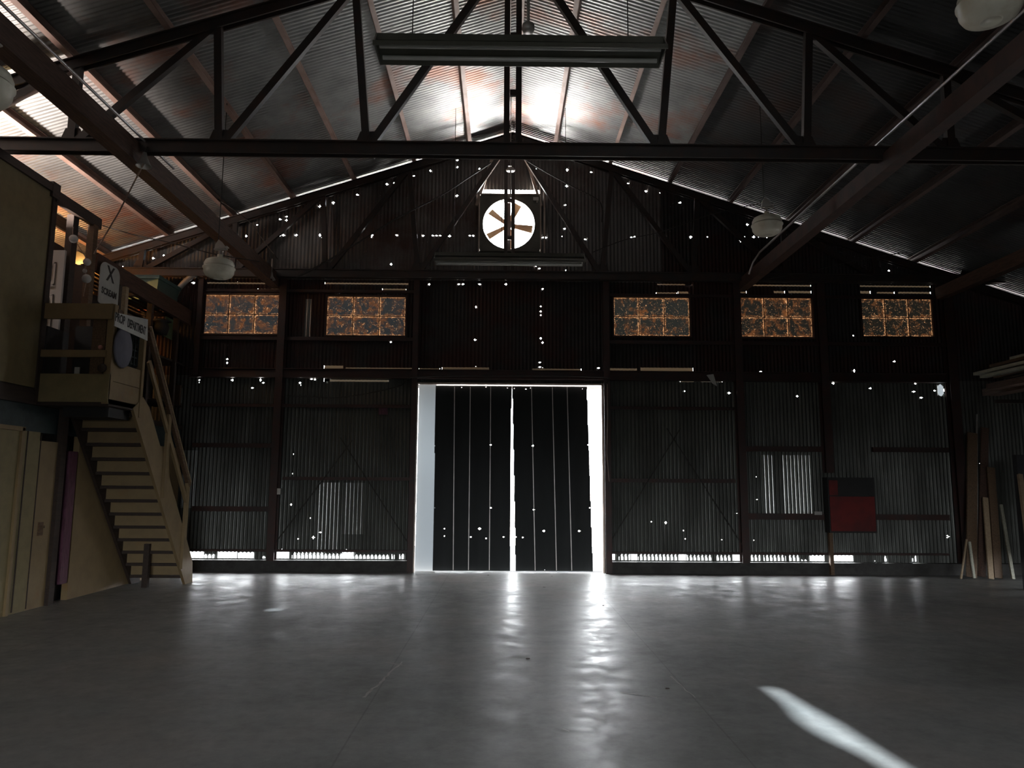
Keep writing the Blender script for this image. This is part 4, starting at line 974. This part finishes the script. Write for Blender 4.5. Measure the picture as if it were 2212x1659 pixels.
# loft clutter toward the gable
def tub():
    a = at(352, 664, X=XC - .15); z0 = 4.502; y0, y1 = 11.95, 12.75; x0, x1 = XC - .75, XC - .10
    root = thing('storage_tub', 'teal plastic storage tub sitting on top of the left loft', 'tub', (x0, (y0 + y1) / 2, z0))
    b = MB(); t_ = .04
    b.add([(x0 + t_, y0 + t_, z0), (x1 - t_, y0 + t_, z0), (x1 - t_, y1 - t_, z0), (x0 + t_, y1 - t_, z0), (x0, y0, z0 + .38), (x1, y0, z0 + .38), (x1, y1, z0 + .38), (x0, y1, z0 + .38)],
          [(0, 3, 2, 1), (0, 1, 5, 4), (1, 2, 6, 5), (2, 3, 7, 6), (3, 0, 4, 7), (4, 5, 6, 7)]); b.build('body', 'teal', root)
    b = MB(); b.box((x0 - .02, y0 - .02, z0 + .34), (x1 + .02, y1 + .02, z0 + .40)); b.build('lid', 'teal', root)
tub()
pts = cable([Vector((XC - .3, 12.85, 4.55)), Vector((XC - .2, 12.95, 4.95)), Vector((XC + .05, 12.95, 5.2)), Vector((XC + .2, 12.98, 5.22))])
b = MB(); b.tube(pts, .05, 12); tag(b.build('plastic_duct', 'lampmetal'), 'grey bent duct pipe rising beside the teal tub on the loft', 'duct')
b = MB(); a = at(300, 640, Y=12.8); c_ = at(346, 606, Y=12.8); b.box((a.x, 12.8, 4.502), (c_.x, 12.86, c_.z))
for k in range(9): b.box((a.x + .03 + k * .045, 12.785, 4.52), (a.x + .045 + k * .045, 12.8, c_.z - .05))
tag(b.build('corrugated_crate', 'redbright'), 'orange-red ribbed crate standing behind the teal tub', 'crate')
c = at(372, 625, Y=12.3); b = MB(); b.lathe((XC - .45, 12.3, 4.903), [(0, 0), (.03, 0), (.035, .05), (.015, .1), (0, .11)], 12); tag(b.build('figurine', 'lampmetal'), 'tiny pale bottle standing on the lid of the teal tub', 'bottle')
a = at(356, 727, X=XC - .2); c_ = at(376, 692, X=XC - .2); b = MB(); b.box((XC - .22, a.y, a.z), (XC - .2, c_.y, c_.z)); tag(b.build('paper_poster', 'green'), 'pale green paper hanging in the dark loft above the stairs', 'poster')
c = at(348, 708, X=XC - .12); b = MB(); b.lathe(c, [(0, -.13), (.1, -.11), (.13, 0), (.09, .1), (.16, .11), (.1, .14), (0, .16)], 16); tag(b.build('hanging_hat', 'black'), 'black lumpy hat shape hanging before the pale green paper', 'hat')
a = at(386, 821, X=XC - .1); c_ = at(414, 783, X=XC - .1); b = MB(); b.box((XC - .3, a.y, 2.85), (XC - .04, YW - .3, 3.2)); b.box((XC - .3, a.y + .01, 3.2), (XC - .17, YW - .31, 3.206))
tag(b.build('cardboard_box', 'brownwood'), 'dim brown box on the loft shelf near the gable wall', 'box')
for zz in (2.82, 3.55):
    b = MB(); b.box((XC - .5, 10.0, zz), (XC - .03, YW - .2, zz + .03)); b.build('loft_shelf', 'darkwood', cabin)
c = at(370, 806, X=XC - .1); b = MB(); zz = 2.851; b.lathe((XC - .12, c.y, zz), [(0, 0), (.07, 0), (.09, .06), (.05, .16), (0, .18)], 16); b.bar((XC - .12, c.y - .22, zz + .02), (XC - .12, c.y - .05, zz + .03), .06, .04)
tag(b.build('white_boot', 'lampmetal'), 'small white boot on the lower loft shelf', 'boot')

# ------------------------------------------------------------------ lumber on the right
def plank(a, b_, w, h, m_, lab, side=(1, 0, 0)):
    q = MB(); q.bar(a, b_, w, h, side); tag(q.build('lumber_board', m_), lab, 'board', 'lumber at the right wall')
# long boards on the wall rack, running along the side wall
Xr = 8.25
def rk(px, py, X, w, h, m_, lab, y0=7.5):
    p = at(px, py, X=X); plank((X, p.y, p.z), (X, y0, p.z), w, h, m_, lab)
rk(2112, 808, 8.15, .16, .05, 'greywood', 'pale grey board with the farthest reaching end in the wall rack')
rk(2124, 814, 8.05, .12, .045, 'greywood', 'pale grey board just below the longest one in the wall rack')
rk(2146, 791, 8.32, .14, .05, 'brownwood', 'dim brown board in the upper part of the wall rack')
rk(2190, 776, 8.35, .14, .07, 'greywood', 'short-ended pale board on top of the wall rack')
rk(2158, 812, 8.5, .2, .09, 'brownwood', 'brown board behind the pale ones in the wall rack')
rk(2146, 836, 8.2, .25, .1, 'timber', 'dark reddish beam low in the wall rack')
rk(2140, 848, 8.45, .3, .12, 'timber', 'dark bottom timber of the wall rack')
root = thing('lumber_rack', 'dark steel bracket rack holding long boards on the right wall', 'rack', (9.0, 10, 2.9))
for yy in (8.5, 10.3, 11.8):
    b = MB(); b.box((7.95, yy, 2.86), (HW - .02, yy + .06, 2.92)); b.build('bracket_arm', 'steel', root); b = MB(); b.box((HW - .1, yy, 0), (HW - .01, yy + .06, 3.8)); b.build('upright', 'steel', root)
# leaning pieces
def lean(x0p, x1p, yt, Y, Yt, w, m_, lab, dd=.03):
    p = Vector((at(x0p, 1240, Y=Y).x, Y, .02)); q = at(x1p, yt, Y=Yt)
    plank(p, q, w, dd, m_, lab)
lean(2140, 2128, 1075, 12.40, 12.74, .085, 'palewood', 'pale board leaning in front of the darker lumber at the right')
lean(2188, 2162, 1090, 12.40, 12.74, .05, 'greywood', 'thin greyish stick leaning rightmost in the lumber stack', .03)
lean(2098, 2100, 935, 12.62, 12.92, .17, 'brownwood', 'tall brown board leaning leftmost in the lumber stack')
lean(2120, 2127, 924, 12.70, 13.0, .13, 'timber', 'tall dark brown board leaning in the middle of the lumber stack')
lean(2156, 2140, 1010, 12.51, 12.83, .13, 'brownwood', 'mid brown board leaning behind the pale one')
lean(2104, 2094, 1170, 12.50, 12.60, .035, 'greywood', 'short thin stick standing at the foot of the leftmost tall board', .03)
lean(2075, 2088, 1165, 12.40, 12.52, .025, 'palewood', 'short thin stick leaning left below the lumber stack', .025)
lean(2111, 2110, 895, 12.80, 13.08, .02, 'lampmetal', 'thin pale metal rod rising above the lumber stack', .02)
p = at(2214, 1200, Y=10.6); q = at(2203, 1025, Y=11.2); plank((p.x + .06, 10.55, .02), q, .06, .05, 'palewood', 'pale stick leaning at the very right edge')
# the stick at the edge rests on a dark post
b = MB(); b.box((q.x + .0, 11.24, 0), (q.x + .35, 11.34, q.z + .3)); tag(b.build('storage_post', 'wall_side'), 'dark post at the very right edge behind the pale stick', 'post')

# ------------------------------------------------------------------ floor marks
def scuff(pts, w, lab, m_='scuff', z=.002):
    P_ = [at(p, q, Z=0) for p, q in pts]; b = MB(); L_, R_ = [], []
    for i, p in enumerate(P_):
        d = (P_[min(i + 1, len(P_) - 1)] - P_[max(i - 1, 0)]).normalized(); n_ = Vector((-d.y, d.x, 0)); ww = w * random.uniform(.35, 1)
        L_.append(p + n_ * ww + Vector((0, 0, z))); R_.append(p - n_ * ww + Vector((0, 0, z)))
    for i in range(len(P_) - 1): b.add([L_[i], L_[i + 1], R_[i + 1], R_[i]], [(0, 1, 2, 3)])
    tag(b.build('floor_scuff', m_), lab, 'floor mark')
def wig(a, b_, n=12, j=5): return [(a[0] + (b_[0] - a[0]) * k / n + random.uniform(-j, j), a[1] + (b_[1] - a[1]) * k / n + random.uniform(-1, 1)) for k in range(n + 1)]
scuff(wig((870, 1430), (785, 1508), 16, 3), .014, 'pale paint scuff running away from the camera left of centre')
scuff(wig((835, 1432), (868, 1436), 6, 2), .012, 'short pale scuff at the far end of the left scuff')
scuff(wig((1340, 1496), (1418, 1506), 10, 2), .012, 'pale hook-shaped scuff right of centre')
scuff(wig((1450, 1462), (1502, 1508), 8, 2), .010, 'pale diagonal scuff right of the hook-shaped one')
scuff([(2115 - 900, 1575), (1230, 1580)], .01, 'tiny pale fleck on the right foreground floor')
for (p, q, r_) in ((1141, 1424, .03), (1192, 1245, .03), (1303, 1309, .02), (1441, 1489, .02), (1055, 1243, .02), (1175, 1269, .03)):
    c = at(p, q, Z=0); b = MB(); P_ = [c + Vector((r_ * math.cos(a_ * 1.05) * random.uniform(.5, 1), r_ * math.sin(a_ * 1.05) * random.uniform(.3, .7), .004)) for a_ in range(6)]; b.prism(P_, (0, 0, .004))
    lab = {1141: 'curled dead leaf on the floor in line with the door gap', 1192: 'dark leaf just inside the right door leaf', 1303: 'small dark chip on the right light streak of the floor', 1441: 'small dark chip near the hook-shaped scuff', 1055: 'tiny dark chip just inside the left door leaf', 1175: 'dark leaf a step in front of the right door leaf'}[p]
    tag(recalc(b.build('dead_leaf', 'debris')), lab, 'leaf')

# ------------------------------------------------------------------ light: sky, sun, lamps
w = bpy.data.worlds.new('world'); S.world = w; w.use_nodes = True; t = w.node_tree; t.nodes.clear()
o_ = N(t, 'ShaderNodeOutputWorld'); bg = N(t, 'ShaderNodeBackground'); L(t, bg, 0, o_, 0)
tc = N(t, 'ShaderNodeTexCoord'); sx = N(t, 'ShaderNodeSeparateXYZ'); L(t, tc, 'Generated', sx, 0)
# sunlit pale yard beyond the gable, shaded yard behind the camera, open sky above both
mr = N(t, 'ShaderNodeMapRange'); mr.inputs[1].default_value = -.25; mr.inputs[2].default_value = .25; L(t, sx, 1, mr, 0)
gm = N(t, 'ShaderNodeMix', data_type='RGBA'); gm.inputs[6].default_value = (.05, .05, .048, 1); gm.inputs[7].default_value = (1.0, .95, .9, 1); L(t, mr, 0, gm, 0)
m2 = N(t, 'ShaderNodeMapRange'); m2.inputs[1].default_value = -.03; m2.inputs[2].default_value = .03; L(t, sx, 2, m2, 0)
sm = N(t, 'ShaderNodeMix', data_type='RGBA'); sm.inputs[7].default_value = (.93, .97, 1, 1); L(t, m2, 0, sm, 0); L(t, gm, 2, sm, 6); L(t, sm, 2, bg, 0)
bg.inputs[1].default_value = SKY
w.cycles.sampling_method = 'MANUAL'; w.cycles.sample_map_resolution = 256


def portal(name, c, sx_, sy_, rot):
    l = bpy.data.lights.new(name, 'AREA'); l.shape = 'RECTANGLE'; l.size = sx_; l.size_y = sy_; l.cycles.is_portal = True
    o = bpy.data.objects.new(name, l); C.objects.link(o); o.location = c; o.rotation_euler = rot
# area light points to -Z locally
portal('door_daylight', ((dxl + dxr) / 2, YD + .12, DT / 2), dxr - dxl, DT, (-PI / 2, 0, 0))
portal('fan_daylight', (FC.x, YW + .08, FC.z + .05), 1.02, 1.15, (-PI / 2, 0, 0))
portal('front_daylight', ((BD[0] + BD[1]) / 2, YB - .08, BD[3] / 2), BD[1] - BD[0], BD[3], (PI / 2, 0, 0))
portal('side_daylight', (HW + .08, (RD[0] + RD[1]) / 2, RD[3] / 2), RD[3], RD[1] - RD[0], (0, PI / 2, 0))

sl = bpy.data.lights.new('sun', 'SUN'); sl.energy = 9; sl.angle = math.radians(1.2); sl.color = (.80, .92, 1.0)
so = bpy.data.objects.new('sun', sl); C.objects.link(so); so.rotation_euler = sd.to_track_quat('Z', 'Y').to_euler()


l = bpy.data.lights.new('fan_fill_light', 'AREA'); l.shape = 'RECTANGLE'; l.size = 2.4; l.size_y = .9; l.energy = 1900; l.color = (1, .97, .93)  # added light outside the fan, brightens the roof patch
o = bpy.data.objects.new('fan_fill_light', l); C.objects.link(o); o.location = (FC.x, YW + .75, FC.z - .78); o.rotation_euler = Vector((0, .65, -.76)).to_track_quat('Z', 'Y').to_euler()


def lamp(name, loc, e_, col, r=.06):
    l = bpy.data.lights.new(name, 'POINT'); l.energy = e_; l.color = col; l.shadow_soft_size = r; o = bpy.data.objects.new(name, l); C.objects.link(o); o.location = loc
lamp('loft_work_light', (-6.2, 8.1, 4.5), 1000, (1, .86, .78), .15)
lamp('loft_bulb', (-7.3, 12.0, 4.75), 45, (1, .45, .14), .05)
lamp('door_fill_light', (-6.45, 8.92, 3.9), 5, (1, .9, .85), .08)  # added fill light, brightens the white panelled door
lamp('slat_glow_light', (-6.45, 11.0, 4.6), 24, (1, .50, .14), .03)  # added light, makes the gaps between the deck slats glow

S.view_settings.view_transform = 'Standard'; S.view_settings.look = 'None'; S.view_settings.gamma = 1; S.view_settings.use_curve_mapping = False
S.view_settings.exposure = 0
cy = S.cycles
cy.use_denoising = True; cy.denoiser = 'OPENIMAGEDENOISE'
cy.max_bounces = 8; cy.diffuse_bounces = 4; cy.glossy_bounces = 4; cy.transmission_bounces = 4; cy.sample_clamp_indirect = 4; cy.sample_clamp_direct = 0
cy.caustics_reflective = False; cy.caustics_refractive = False
for o in list(bpy.data.objects):
    if '_o' in o.keys(): del o['_o']
